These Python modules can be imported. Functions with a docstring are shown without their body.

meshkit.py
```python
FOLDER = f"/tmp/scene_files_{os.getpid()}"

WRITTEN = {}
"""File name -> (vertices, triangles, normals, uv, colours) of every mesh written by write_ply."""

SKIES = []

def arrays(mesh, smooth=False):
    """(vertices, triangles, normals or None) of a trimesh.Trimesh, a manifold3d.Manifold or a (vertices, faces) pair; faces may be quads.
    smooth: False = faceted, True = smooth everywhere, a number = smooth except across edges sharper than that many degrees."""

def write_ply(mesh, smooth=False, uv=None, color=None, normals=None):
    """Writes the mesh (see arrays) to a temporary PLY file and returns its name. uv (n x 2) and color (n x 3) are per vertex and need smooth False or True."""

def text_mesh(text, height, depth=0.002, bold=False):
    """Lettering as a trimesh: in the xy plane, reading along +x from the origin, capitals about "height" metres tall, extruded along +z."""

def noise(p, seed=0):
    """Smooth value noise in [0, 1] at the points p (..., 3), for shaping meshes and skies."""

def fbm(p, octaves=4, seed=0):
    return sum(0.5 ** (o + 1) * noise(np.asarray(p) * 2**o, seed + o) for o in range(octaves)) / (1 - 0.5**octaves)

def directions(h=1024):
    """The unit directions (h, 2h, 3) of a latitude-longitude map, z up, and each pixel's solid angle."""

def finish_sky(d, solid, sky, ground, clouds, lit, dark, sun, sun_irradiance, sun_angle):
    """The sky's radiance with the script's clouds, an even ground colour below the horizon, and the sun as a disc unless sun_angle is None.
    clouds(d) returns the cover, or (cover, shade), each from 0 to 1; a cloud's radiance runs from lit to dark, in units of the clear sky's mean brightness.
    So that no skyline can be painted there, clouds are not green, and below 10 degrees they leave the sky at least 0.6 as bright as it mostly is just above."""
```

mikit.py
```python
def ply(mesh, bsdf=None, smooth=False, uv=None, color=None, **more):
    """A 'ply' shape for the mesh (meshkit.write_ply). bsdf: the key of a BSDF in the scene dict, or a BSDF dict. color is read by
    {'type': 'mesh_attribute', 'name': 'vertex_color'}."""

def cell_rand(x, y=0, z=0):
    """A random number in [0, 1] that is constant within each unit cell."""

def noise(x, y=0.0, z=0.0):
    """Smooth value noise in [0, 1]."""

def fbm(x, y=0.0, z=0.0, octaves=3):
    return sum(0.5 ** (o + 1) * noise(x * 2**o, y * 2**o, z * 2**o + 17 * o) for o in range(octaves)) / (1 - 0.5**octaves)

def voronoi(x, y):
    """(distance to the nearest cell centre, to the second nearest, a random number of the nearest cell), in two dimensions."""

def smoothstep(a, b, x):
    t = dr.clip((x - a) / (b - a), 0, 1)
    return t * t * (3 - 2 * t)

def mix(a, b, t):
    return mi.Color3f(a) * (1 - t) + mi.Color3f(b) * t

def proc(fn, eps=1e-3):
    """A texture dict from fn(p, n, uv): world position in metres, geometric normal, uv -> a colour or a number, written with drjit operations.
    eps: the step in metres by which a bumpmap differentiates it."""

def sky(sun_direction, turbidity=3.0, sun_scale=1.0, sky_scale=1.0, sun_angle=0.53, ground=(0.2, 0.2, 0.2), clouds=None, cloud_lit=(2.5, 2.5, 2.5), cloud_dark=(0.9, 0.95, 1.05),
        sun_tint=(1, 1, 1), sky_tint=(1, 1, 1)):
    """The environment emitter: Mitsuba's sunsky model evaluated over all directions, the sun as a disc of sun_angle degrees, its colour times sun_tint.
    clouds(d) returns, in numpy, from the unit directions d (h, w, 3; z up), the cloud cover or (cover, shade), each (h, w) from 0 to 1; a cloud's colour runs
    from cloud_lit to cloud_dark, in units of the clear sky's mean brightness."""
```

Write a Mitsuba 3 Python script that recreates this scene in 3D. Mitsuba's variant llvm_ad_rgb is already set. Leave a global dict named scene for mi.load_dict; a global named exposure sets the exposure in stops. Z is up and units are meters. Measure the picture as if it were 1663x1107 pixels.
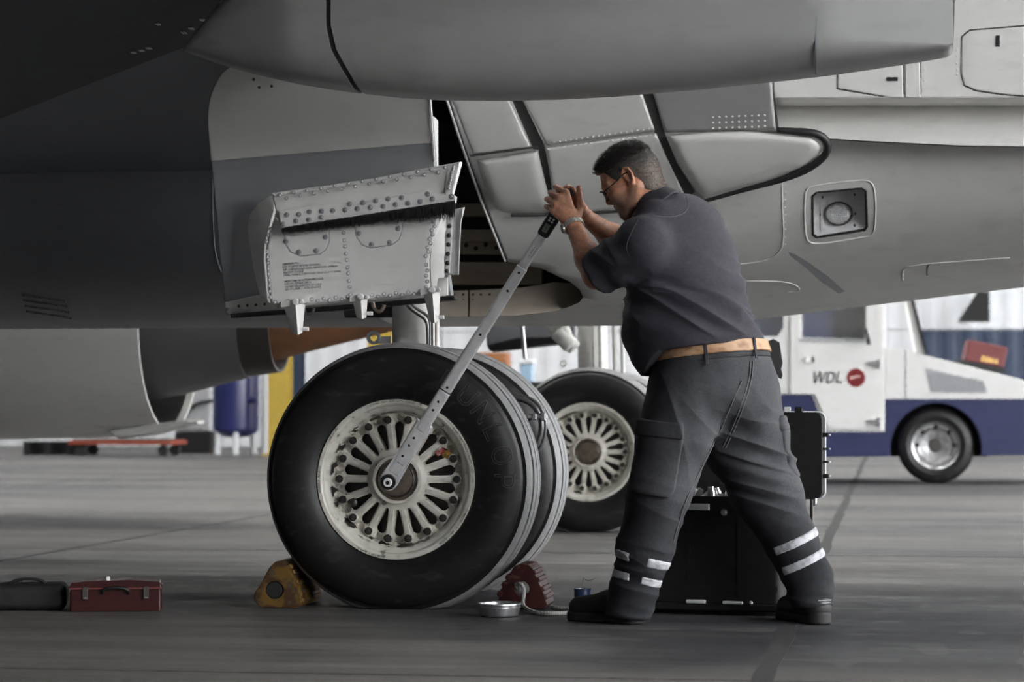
import math, random
import numpy as np
import trimesh
import manifold3d as m3
import shapely
import shapely.geometry as sg
from scipy.spatial import Delaunay
import mitsuba as mi
import drjit as dr
import mikit, meshkit

T = mi.ScalarTransform4f
scene, labels = {}, {}
rng = np.random.default_rng(7)
random.seed(7)

# ------------------------------------------------------------------ camera
FPX, CX, CY, CAMZ, HORIZON = 3950.0, 831.5, 553.5, 0.78, 662.0
PITCH = math.atan((HORIZON - CY) / FPX)
_f = np.array([0, math.cos(PITCH), math.sin(PITCH)])
_u = np.array([0, -math.sin(PITCH), math.cos(PITCH)])
CAM = np.array([0, 0, CAMZ])
scene['camera'] = {
    'type': 'thinlens', 'fov': 2 * math.degrees(math.atan(CX / FPX)), 'fov_axis': 'x',
    'aperture_radius': 0.0105, 'focus_distance': 9.15, 'near_clip': 0.1, 'far_clip': 500.0,
    'to_world': T().look_at(origin=CAM.tolist(), target=(CAM + _f).tolist(), up=[0, 0, 1])}

# ------------------------------------------------------------------ light: overcast daylight through the open hangar doors, ceiling lamps
exposure = 2.7


def _clouds(d):
    n = meshkit.fbm(d * 2.5, 4, 3)
    return np.clip(0.9 + 0.3 * n, 0, 1), 0.65 * n


scene['sky'] = mikit.sky((0.75, -0.45, 0.75), turbidity=6, sun_scale=0.0, sky_scale=11.0, clouds=_clouds, cloud_lit=(1.25, 1.25, 1.22),
                         cloud_dark=(0.75, 0.8, 0.88), ground=(0.13, 0.13, 0.13))
LAMP_POWER = 6.5

# ------------------------------------------------------------------ frames of reference
YAW = math.radians(8.8)
AU = np.array([math.cos(YAW), -math.sin(YAW), 0.0])      # aircraft: aft (to the right)
AV = np.array([math.sin(YAW), math.cos(YAW), 0.0])       # aircraft: starboard (away)
AO = np.array([-0.455, 9.40, 0.0])                        # ground point below the near wheel's face


def ray(px, py):
    px, py = np.asarray(px, float), np.asarray(py, float)
    d = _f + np.multiply.outer((px - CX) / FPX, [1, 0, 0]) + np.multiply.outer((CY - py) / FPX, _u)
    return d / d[..., 1:2]


def P(px, py, Y):
    """world point seen at a photo pixel, at distance Y"""
    return CAM + ray(px, py) * np.asarray(Y, float)[..., None] if np.ndim(px) or np.ndim(Y) else CAM + ray(px, py) * Y


def PT(px, py, t):
    """world point seen at a photo pixel, on the aircraft's lateral plane t"""
    d = ray(px, py)
    Y = (np.asarray(t, float) + AO @ AV - CAM @ AV) / (d @ AV)
    return CAM + d * np.asarray(Y)[..., None]


def A(s, t, z):
    return AO + np.multiply.outer(s, AU) + np.multiply.outer(t, AV) + np.multiply.outer(z, [0, 0, 1.0])


def to_ac(p):
    q = np.asarray(p) - AO
    return np.stack([q @ AU, q @ AV, q[..., 2]], -1)


AC4 = np.eye(4)
AC4[:3, 0], AC4[:3, 1], AC4[:3, 2], AC4[:3, 3] = AU, AV, [0, 0, 1], AO


def mat4(loc=(0, 0, 0), rz=0.0, base=None, scale=1.0):
    c, s = math.cos(rz), math.sin(rz)
    m = np.array([[c, -s, 0, loc[0]], [s, c, 0, loc[1]], [0, 0, 1, loc[2]], [0, 0, 0, 1.0]])
    m[:3, :3] *= scale
    return (base if base is not None else np.eye(4)) @ m


# ------------------------------------------------------------------ scene helpers
_count = {}


def uniq(key):
    n = _count.get(key, 0)
    _count[key] = n + 1
    return key if n == 0 else f'{key}_{n:03d}'


def tag(key, label=None, cat=None, group=None, kind=None):
    d = labels.setdefault(key, {})
    for k, v in (('label', label), ('category', cat), ('group', group), ('kind', kind)):
        if v:
            d[k] = v
    return key


def shape(mesh, mat, smooth=35, **kw):
    return mikit.ply(mesh, mat, smooth, **kw)


def put(key, shp, world=None, **t):
    """one entry of the scene; key is numbered if taken"""
    key = key if key in labels and key not in scene and labels[key].get('category') else uniq(key)
    d = dict(shp)
    if world is not None:
        d['to_world'] = T(np.asarray(world).tolist())
    scene[key] = d
    if t:
        tag(key, **t)
    return key


def add(key, mesh, mat, smooth=35, world=None, **t):
    return put(key, shape(mesh, mat, smooth), world, **t)


def thing(name, label, cat, group=None):
    return tag(uniq(name), label, cat, group)


cat_ = trimesh.util.concatenate


def tm(man):
    m = man.to_mesh()
    return trimesh.Trimesh(np.array(m.vert_properties[:, :3]), np.array(m.tri_verts), process=False)


def man(t):
    t = t.copy()
    t.merge_vertices()
    r = m3.Manifold(m3.Mesh(np.asarray(t.vertices, np.float32), np.asarray(t.faces, np.uint32)))
    assert not r.is_empty(), r.status()
    return r


def box(sx, sy, sz, c=(0, 0, 0), ch=0.0):
    """box with chamfered edges, centred on c"""
    if ch <= 0:
        b = trimesh.creation.box((sx, sy, sz))
    else:
        x, y, z = sx / 2, sy / 2, sz / 2
        p = []
        for a in (-1, 1):
            for b_ in (-1, 1):
                for c_ in (-1, 1):
                    p += [(a * (x - ch), b_ * y - b_ * ch, c_ * z), (a * (x - ch), b_ * y, c_ * (z - ch)), (a * x, b_ * (y - ch), c_ * (z - ch))]
        b = trimesh.convex.convex_hull(np.array(p))
    b.apply_translation(c)
    return b


def hull(pts):
    return trimesh.convex.convex_hull(np.asarray(pts, float))


def xf(m, M):
    m = m.copy()
    m.apply_transform(M)
    return m


def basis(z, x=None):
    z = np.asarray(z, float) / np.linalg.norm(z)
    if x is None:
        x = [1, 0, 0] if abs(z[0]) < 0.9 else [0, 1, 0]
    x = np.asarray(x, float) - z * np.dot(x, z)
    x /= np.linalg.norm(x)
    m = np.eye(4)
    m[:3, 0], m[:3, 1], m[:3, 2] = x, np.cross(z, x), z
    return m


def frame(o, z, x=None):
    m = basis(z, x)
    m[:3, 3] = o
    return m


def rod(a, b, r, r2=None, n=16):
    a, b = np.asarray(a, float), np.asarray(b, float)
    L = np.linalg.norm(b - a)
    r2 = r if r2 is None else r2
    ch = min(r, r2, L / 2) * 0.15
    return xf(lathe([(0, 0), (r - ch, 0), (r, ch), (r2, L - ch), (r2 - ch, L), (0, L)], n), frame(a, b - a))


def lathe(prof, n=32, closed=False):
    """profile of (r, z) turned about z"""
    prof = np.asarray(prof, float)
    ang = np.arange(n) * 2 * np.pi / n
    v = np.stack([np.outer(prof[:, 0], np.cos(ang)), np.outer(prof[:, 0], np.sin(ang)), np.repeat(prof[:, 1:2], n, 1)], -1).reshape(-1, 3)
    m = len(prof)
    rows = m if closed else m - 1
    i, j = np.meshgrid(np.arange(rows), np.arange(n), indexing='ij')
    i2, j2 = (i + 1) % m, (j + 1) % n
    q = np.stack([i * n + j, i * n + j2, i2 * n + j2, i2 * n + j], -1).reshape(-1, 4)
    f = np.vstack([q[:, [0, 1, 2]], q[:, [0, 2, 3]]])
    t = trimesh.Trimesh(v, f, process=False)
    t.merge_vertices(digits_vertex=7)
    t.update_faces(t.nondegenerate_faces())
    if t.is_watertight and t.volume < 0:
        t.invert()
    return t


def sweep(path, r, n=10, closed=False, caps=True):
    """tube of radius r (number or one per point) along a polyline"""
    p = np.asarray(path, float)
    r = np.broadcast_to(r, len(p))
    tan = np.gradient(p, axis=0)
    if closed:
        tan = np.roll(p, -1, 0) - np.roll(p, 1, 0)
    tan /= np.linalg.norm(tan, axis=1, keepdims=True) + 1e-12
    nrm = np.cross(tan[0], [0.3, 0.2, 0.93])
    nrm /= np.linalg.norm(nrm)
    rings = []
    ang = np.arange(n) * 2 * np.pi / n
    for k in range(len(p)):
        nrm = nrm - tan[k] * (nrm @ tan[k])
        nrm /= np.linalg.norm(nrm)
        b = np.cross(tan[k], nrm)
        rings.append(p[k] + r[k] * (np.outer(np.cos(ang), nrm) + np.outer(np.sin(ang), b)))
    v = np.vstack(rings)
    rows = len(p) if closed else len(p) - 1
    i, j = np.meshgrid(np.arange(rows), np.arange(n), indexing='ij')
    i2, j2 = (i + 1) % len(p), (j + 1) % n
    q = np.stack([i * n + j, i * n + j2, i2 * n + j2, i2 * n + j], -1).reshape(-1, 4)
    f = np.vstack([q[:, [0, 1, 2]], q[:, [0, 2, 3]]])
    if caps and not closed:
        v = np.vstack([v, p[0], p[-1]])
        a, b = len(v) - 2, len(v) - 1
        k = np.arange(n)
        e = (len(p) - 1) * n
        f = np.vstack([f, np.stack([k * 0 + a, (k + 1) % n, k], 1), np.stack([k * 0 + b, e + k, e + (k + 1) % n], 1)])
    return trimesh.Trimesh(v, f, process=False)


def spline(pts, n=40, closed=False):
    from scipy.interpolate import CubicSpline
    p = np.asarray(pts, float)
    if closed:
        p = np.vstack([p, p[:1]])
    d = np.r_[0, np.cumsum(np.linalg.norm(np.diff(p, axis=0), axis=1) ** 0.5)]
    cs = CubicSpline(d, p, bc_type='periodic' if closed else 'natural')
    return cs(np.linspace(0, d[-1], n, endpoint=not closed))


def prism(poly, h, z0=0.0, ch=0.0):
    """extrude an xy polygon (list or shapely) along z, with a chamfered top edge"""
    poly = poly if hasattr(poly, 'geom_type') else sg.Polygon(poly)
    poly = shapely.geometry.polygon.orient(poly)
    cs = m3.CrossSection([np.asarray(poly.exterior.coords)[:-1].tolist()] + [np.asarray(r.coords)[:-1].tolist() for r in poly.interiors], m3.FillRule.EvenOdd)
    if ch <= 0:
        m = cs.extrude(h)
    else:
        m = cs.extrude(h - ch)
        inner = cs.offset(-ch, m3.JoinType.Miter)
        layers = 2
        for k in range(layers):
            m = m + cs.offset(-ch * (k + 1) / layers, m3.JoinType.Miter).extrude(ch * (k + 1) / layers if k < layers - 1 else ch).translate((0, 0, h - ch))
    return tm(m.translate((0, 0, z0)))


def rounded_rect(w, h, r, n=5):
    return sg.box(-w / 2 + r, -h / 2 + r, w / 2 - r, h / 2 - r).buffer(r, quad_segs=n)


def patch(poly, pos, normal, thick, res=8.0, edge=0.0, drop=0.0):
    """A plate whose outline is given in a plane of parameters (photo pixels), put in space by pos(a, b) -> points.
    normal: the direction it thickens towards (away from the viewer).  Its rim is rounded over `edge` by `drop` metres."""
    poly = poly if hasattr(poly, 'geom_type') else sg.Polygon(poly)
    poly = shapely.geometry.polygon.orient(poly.buffer(0))
    if poly.geom_type != 'Polygon':
        poly = max(poly.geoms, key=lambda g: g.area)
    rings = [np.asarray(shapely.segmentize(r, res).coords)[:-1] for r in [poly.exterior, *poly.interiors]]
    pts = list(rings)
    if edge > 0:
        for k in (0.15, 0.4, 0.7, 1.0):
            inner = poly.buffer(-edge * k)
            for g in getattr(inner, 'geoms', [inner]):
                if not g.is_empty:
                    pts.append(np.asarray(shapely.segmentize(g.exterior, res).coords)[:-1])
                    for r in g.interiors:
                        pts.append(np.asarray(shapely.segmentize(r, res).coords)[:-1])
    x0, y0, x1, y1 = poly.bounds
    gx, gy = np.meshgrid(np.arange(x0, x1, res), np.arange(y0, y1, res))
    g = np.stack([gx.ravel(), gy.ravel()], 1)
    inn = poly.buffer(-(edge * 1.08 + res * 0.45))
    if not inn.is_empty:
        g = g[shapely.contains_xy(inn, g[:, 0], g[:, 1])]
        pts.append(g)
    nb = sum(len(r) for r in rings)
    pts = np.vstack(pts)
    tri = Delaunay(pts).simplices
    c = pts[tri].mean(1)
    keep = shapely.contains_xy(poly, c[:, 0], c[:, 1])
    a, b, d = pts[tri[:, 0]], pts[tri[:, 1]], pts[tri[:, 2]]
    area = (b[:, 0] - a[:, 0]) * (d[:, 1] - a[:, 1]) - (b[:, 1] - a[:, 1]) * (d[:, 0] - a[:, 0])
    tri = tri[keep & (np.abs(area) > 1e-6)]
    dist = shapely.distance(poly.boundary, shapely.points(pts))
    w = np.sqrt(np.clip(1 - (1 - np.clip(dist / max(edge, 1e-6), 0, 1)) ** 2, 0, 1)) if edge > 0 else np.ones(len(pts))
    nrm = np.asarray(normal, float)
    front = pos(pts[:, 0], pts[:, 1]) + nrm * ((1 - w) * drop)[:, None]
    back = pos(pts[:, 0], pts[:, 1]) + nrm * (thick + drop)
    n = len(pts)
    f = [tri, tri[:, ::-1] + n]
    o = 0
    for r in rings:
        i = np.arange(len(r)) + o
        j = np.roll(i, -1)
        f += [np.stack([i, i + n, j + n], 1), np.stack([i, j + n, j], 1)]
        o += len(r)
    m = trimesh.Trimesh(np.vstack([front, back]), np.vstack(f), process=False)
    m.remove_unreferenced_vertices()
    trimesh.repair.fix_normals(m)
    if m.volume < 0:
        m.invert()
    return m


def dome(r, h, n=10):
    """a rivet head on z = 0, rising along +z"""
    return lathe([(r, 0), (r, h * 0.35), (r * 0.72, h * 0.85), (0, h)], n)


def scatter(mesh, frames):
    """copies of a small mesh at many frames, joined"""
    v = np.asarray(mesh.vertices)
    F = np.asarray(frames)
    vv = np.einsum('kij,nj->kni', F[:, :3, :3], v) + F[:, None, :3, 3]
    ff = np.asarray(mesh.faces)[None] + (np.arange(len(F)) * len(v))[:, None, None]
    return trimesh.Trimesh(vv.reshape(-1, 3), ff.reshape(-1, 3), process=False)
# ------------------------------------------------------------------ materials
noise, fbm, vor, sst, mix = mikit.noise, mikit.fbm, mikit.voronoi, mikit.smoothstep, mikit.mix


def mat(name, color, rough=0.5, metallic=0.0, coat=0.0, bump=None, bscale=0.001, spec=0.5, two=True, **kw):
    c = color if isinstance(color, dict) else {'type': 'rgb', 'value': list(color)}
    b = {'type': 'principled', 'base_color': c, 'roughness': rough if isinstance(rough, dict) else float(rough), 'metallic': float(metallic), 'specular': float(spec), **kw}
    if coat:
        b |= {'clearcoat': float(coat), 'clearcoat_gloss': 0.92}
    if bump is not None:
        b = {'type': 'bumpmap', 'arbitrary': bump, 'scale': float(bscale), 'bsdf': b}
    scene[name] = {'type': 'twosided', 'bsdf': b} if two else b
    return name


def paint_fn(base, dirt=0.12, k=1.0):
    base = tuple(base)

    def fn(p, n, uv):
        a = fbm(p.x * 1.7 * k, p.y * 1.7 * k, p.z * 6.0 * k, 3)
        b = sst(0.55, 0.85, fbm(p.x * 9 * k, p.y * 9 * k, p.z * 22 * k, 3))
        return mi.Color3f(base) * (1 - dirt * a - 0.6 * dirt * b)
    return mikit.proc(fn)


PAINT = mat('paint_grey', paint_fn((0.53, 0.524, 0.505)), 0.34, coat=0.35)
PAINT2 = mat('paint_light', paint_fn((0.63, 0.622, 0.60)), 0.34, coat=0.35)
DOORP = mat('paint_door', paint_fn((0.76, 0.755, 0.735)), 0.34, coat=0.35)
CANOE = mat('paint_fairing', paint_fn((0.30, 0.30, 0.295)), 0.34, coat=0.3)
BELLYF = mat('paint_belly_front', paint_fn((0.13, 0.136, 0.145)), 0.4, coat=0.25)  # shade under the wing put into the belly colour
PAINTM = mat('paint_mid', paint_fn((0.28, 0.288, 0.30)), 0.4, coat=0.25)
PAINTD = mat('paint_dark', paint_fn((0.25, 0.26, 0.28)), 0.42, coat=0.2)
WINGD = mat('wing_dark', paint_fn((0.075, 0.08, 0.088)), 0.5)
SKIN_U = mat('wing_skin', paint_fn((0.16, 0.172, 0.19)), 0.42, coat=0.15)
RUBBER = mat('seal_rubber', (0.02, 0.02, 0.021), 0.45)
GAPMAT = mat('gap_rubber', (0.045, 0.044, 0.043), 0.35, coat=0.3)
BRISTLE = mat('bristle', (0.012, 0.012, 0.013), 0.6)
WHITEGEAR = mat('gear_white', paint_fn((0.66, 0.655, 0.63), 0.2, 2.0), 0.33, coat=0.3)


def _rim(p, n, uv):
    u = (p.x - AO[0]) * AU[0] + (p.y - AO[1]) * AU[1]
    z = p.z - 0.503
    r = dr.sqrt(u * u + z * z)
    g = fbm(p.x * 8, p.y * 8, p.z * 8, 3)
    f = fbm(p.x * 34 + 9, p.y * 34, p.z * 34, 4)
    c = mix((0.68, 0.665, 0.61), (0.55, 0.52, 0.45), g * 0.8)
    inner = sst(0.21, 0.235, r) * (1 - sst(0.262, 0.272, r))
    c = mix(c, (0.20, 0.18, 0.15), sst(0.42, 0.75, f) * (0.25 + 0.55 * inner))
    side = 0.35 + 0.65 * sst(0.15, -0.1, u + 0.3 * z)
    c = mix(c, (0.022, 0.021, 0.02), sst(0.246, 0.252, r) * (1 - sst(0.262, 0.270, r)) * sst(0.5, 0.56, fbm(p.x * 24, p.y * 24, p.z * 24 + 3, 3)) * side)
    return mix(c, (0.05, 0.048, 0.045), sst(0.72, 0.78, f) * 0.7)


RIM = mat('rim_paint', mikit.proc(_rim), 0.42, coat=0.2)


def _tire(p, n, uv):
    a = fbm(p.x * 5, p.y * 5, p.z * 5, 3)
    b = sst(0.58, 0.8, fbm(p.x * 16, p.y * 16, p.z * 30, 3))
    return mix((0.005, 0.005, 0.006), (0.010, 0.010, 0.011), a) + mi.Color3f(0.012) * b


TIRE = mat('tire_rubber', mikit.proc(_tire), 0.46, spec=0.5)


def _tread(p, n, uv):
    return mix((0.17, 0.17, 0.172), (0.26, 0.26, 0.262), fbm(p.x * 40, p.y * 40, p.z * 40, 3))  # pale grey holds the grazing sheen of the ribs


GROOVE = mat('groove_rubber', (0.008, 0.008, 0.008), 0.8, spec=0.2)
RUBBER_LIT = mat('rubber_worn', (0.035, 0.035, 0.037), 0.5)  # paler than the tire: light on the raised letters put into the colour
TREAD = mat('tread_rubber', mikit.proc(_tread), 0.5, spec=0.6)
STEEL = mat('steel', (0.52, 0.52, 0.53), 0.3, 0.9)


def _alu(p, n, uv):
    s = fbm(p.x * 30, p.y * 30, p.z * 30, 3)
    return mix((0.74, 0.74, 0.75), (0.52, 0.52, 0.53), s)


ALU = mat('aluminium', mikit.proc(_alu), 0.4, 0.35)
DARKSTEEL = mat('dark_steel', (0.1, 0.095, 0.09), 0.42, 0.8)
BOLT = mat('bolt_dark', (0.05, 0.046, 0.042), 0.45, 0.4)


def _bronze(p, n, uv):
    s = fbm(p.x * 40, p.y * 40, p.z * 40, 3)
    return mix((0.33, 0.27, 0.22), (0.16, 0.125, 0.1), s)


BRONZE = mat('bronze', mikit.proc(_bronze), 0.35, 0.7)
BRASS = mat('brass', (0.6, 0.4, 0.12), 0.35, 0.8)
BLACK = mat('black_plastic', (0.012, 0.012, 0.013), 0.4)
BLACKM = mat('black_matte', (0.006, 0.0062, 0.007), 0.75)
INK = mat('ink', (0.02, 0.02, 0.022), 0.6)
WHITE = mat('white_plain', (0.75, 0.75, 0.74), 0.4)


def _well(p, n, uv):
    a = fbm(p.x * 6, p.y * 6, p.z * 14, 3)
    return mix((0.42, 0.355, 0.26), (0.24, 0.20, 0.15), a)


WELL = mat('well_primer', mikit.proc(_well), 0.5)


def _tan(p, n, uv):
    a = fbm(p.x * 7, p.y * 7, p.z * 12, 3)
    return mix((0.40, 0.355, 0.30), (0.27, 0.235, 0.195), a)


TAN = mat('tan_primer', mikit.proc(_tan), 0.5)
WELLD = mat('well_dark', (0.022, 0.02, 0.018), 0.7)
HOLE = mat('hole_black', (0.008, 0.008, 0.008), 0.9)


def _floor(p, n, uv):
    u = p.x * AU[0] + p.y * AU[1]
    v = p.x * AV[0] + p.y * AV[1]
    a = fbm(u * 0.35, v * 0.9, 0.0, 4)
    b = fbm(u * 1.3 + 3, v * 9.0, 1.0, 4)
    st = sst(0.62, 0.86, fbm(u * 2.2, v * 5.0 + 5, 2.0, 4))
    fine = fbm(p.x * 45, p.y * 45, 0.0, 2)
    c = mix((0.078, 0.073, 0.069), (0.028, 0.0285, 0.032), sst(0.3, 0.7, a))
    c = c * (0.62 + 0.76 * b) * (0.9 + 0.2 * fine)
    spot = sst(0.80, 0.86, noise(u * 7.1, v * 7.1, 3.0))
    return mix(mix(c, (0.07, 0.068, 0.066), st * 0.75), (0.06, 0.06, 0.06), spot * 0.5)


def _floor_r(p, n, uv):
    u = p.x * AU[0] + p.y * AU[1]
    v = p.x * AV[0] + p.y * AV[1]
    return 0.38 + 0.3 * fbm(u * 1.1, v * 6.0, 4.0, 3)


def _floor_b(p, n, uv):
    return fbm(p.x * 30, p.y * 30, 0.0, 3) * 0.6 + fbm(p.x * 4, p.y * 14, 0.0, 2)


CONCRETE = mat('concrete', mikit.proc(_floor), mikit.proc(_floor_r), spec=0.5, bump=mikit.proc(_floor_b, 3e-3), bscale=0.0025)
JOINT = mat('joint_dark', (0.045, 0.043, 0.042), 0.85)
WALLW = mat('wall_white', paint_fn((0.56, 0.575, 0.60), 0.08, 0.3), 0.55)
WALLB = mat('wall_blue', paint_fn((0.022, 0.036, 0.075), 0.2, 0.4), 0.5)
WALLG = mat('wall_grey', paint_fn((0.42, 0.43, 0.45), 0.1, 0.3), 0.6)
WALLK = mat('wall_dim', paint_fn((0.09, 0.09, 0.095), 0.1, 0.3), 0.7)
scene['lamp_glow'] = {'type': 'diffuse', 'reflectance': {'type': 'rgb', 'value': [0.8, 0.8, 0.8]}}
# ------------------------------------------------------------------ the hangar
HC = mat4((0, 0, 0), -YAW)                # hangar axes run along the aircraft's: local x = AU, y = AV


def hang(x, y, z):
    return (HC @ np.array([x, y, z, 1.0]))[:3]


add('floor', box(72, 64, 0.3, (2, 16, -0.159)), JOINT, False, HC, label='dark joint bed under the concrete slabs of the hangar floor', kind='structure')
SL_U, SL_V = 4.12, 6.0
for i in range(-8, 9):
    for j in range(-3, 6):
        x0, y0 = -0.36 + i * SL_U, 13.0 + j * SL_V
        g = 0.02
        sl = box(SL_U - 2 * g, SL_V - g * 1.2, 0.05, (0, 0, -0.025), 0.003)
        put('floor__slab', shape(sl, CONCRETE, False), mat4((x0 + SL_U / 2, y0 + SL_V / 2, 0), 0, HC))
# dark sealant smeared along the joints that run away from the viewer
SEAL_ = mat('joint_sealant', (0.022, 0.022, 0.023), 0.75)
for i in range(-3, 5):
    yy_ = np.arange(3.0, 45.0, 0.12)
    pts3 = np.stack([yy_ * 0 + i, yy_ * 2.2, yy_ * 0], 1)
    n1, n2 = meshkit.fbm(pts3 + 3.3, 3, 2), meshkit.fbm(pts3 + 17.7, 3, 5)
    k_ = 1.0 if i == 0 else 0.45
    xl, xr = -(0.012 + 0.05 * k_ * n1 ** 1.5), 0.012 + 0.055 * k_ * n2 ** 1.5
    add('floor__joint_sealant', prism(np.vstack([np.stack([xl, yy_], 1), np.stack([xr, yy_], 1)[::-1]]), 0.006, -0.005), SEAL_, False, mat4((-0.36 + i * SL_U, 0, 0), 0, HC))
# back wall: ribbed white panels over a blue dado, the panels separate pieces
WY = 46.0
add('wall_back', box(72, 0.3, 13, (2, WY + 0.25, 6.5)), WALLG, False, HC, label='far wall of the hangar behind the panels', kind='structure')


def ribbed(w, h):
    n = 8
    x = np.linspace(-w / 2 + 0.02, w / 2 - 0.02, n * 4 + 1)
    y = np.where((np.arange(len(x)) % 4) < 2, 0.0, -0.012)
    top = np.stack([x, y], 1)
    bot = np.stack([x[::-1], np.full(len(x), 0.05)], 1)
    m = prism(np.vstack([top, bot]), h)
    return m


_rib = shape(ribbed(3.0, 10.6), WALLW, False)
_dado = shape(ribbed(3.0, 2.2), WALLB, False)
_dadow = shape(ribbed(3.0, 2.2), WALLW, False)
for i in range(-11, 12):
    x = i * 3.0 + 2
    put('wall_back__panel', _rib, mat4((x, WY + 0.05, 2.25), 0, HC))
    put('wall_back__dado_panel', _dado if i >= 0 else _dadow, mat4((x, WY + 0.03, 0.02), 0, HC))
add('wall_left', box(0.3, 64, 13, (-34.2, 16, 6.5)), WALLK, False, HC, label='left side wall of the hangar', kind='structure')
add('wall_front', box(43, 0.3, 13, (-12.4, -6, 6.5)), WALLK, False, HC, label='hangar front wall beside the open doors, behind the viewer', kind='structure')  # unseen wall, its length set to keep daylight off the left
add('ceiling', box(52, 54, 0.3, (-8, 21, 13.2)), WALLK, False, HC, label='hangar ceiling above the aircraft', kind='structure')
# high-bay lamps under the ceiling
_lamp = lathe([(0.0, 0), (0.55, 0), (0.6, 0.06), (0.32, 0.4), (0.2, 0.55), (0, 0.55)], 20)
_glow = box(2.6, 0.9, 0.03, (0, 0, 0))
_house = box(2.8, 1.1, 0.16, (0, 0, 0.1), 0.03)
for i in range(-3, 3):
    for j in range(2, 6):
        k = thing('ceiling_lamp', 'long white hangar lamp hanging under the ceiling', 'lamp', 'hangar lamps under the ceiling')
        M = mat4((i * 7.5 - 2, j * 8.0 + 3.0, 12.4), 0, HC)
        put(k + '__housing', shape(_house, WALLG, False), M)
        put(k + '__diffuser', {**shape(_glow, 'lamp_glow', False), 'emitter': {'type': 'area', 'radiance': {'type': 'rgb', 'value': [LAMP_POWER, LAMP_POWER * 0.99, LAMP_POWER * 0.95]}}}, M)
        put(k + '__rod', shape(rod((0, 0, 0.18), (0, 0, 0.66), 0.02), WALLG), M)
# ------------------------------------------------------------------ the aircraft
AIR = thing('aircraft', 'grey jet airliner whose main gear, wing fairing and belly fill the picture above the wheels', 'aircraft')
TC = 3.2                                    # lateral station of the fuselage's centre line


def zb_(s):                                 # belly line
    s = np.asarray(s, float)
    return 1.205 + 0.105 * np.clip(s - 0.75, 0, None) * (1 - np.exp(-np.clip(s - 0.75, 0, None) * 2.2)) + 0.02 * np.clip(-s - 3.2, 0, None)


def w_(s):
    s = np.asarray(s, float)
    return 1.72 - 0.06 * np.clip(s - 3.0, 0, None) - 0.05 * np.clip(-s - 4, 0, None)


ZC, NEXP = 2.02, 2.35


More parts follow.
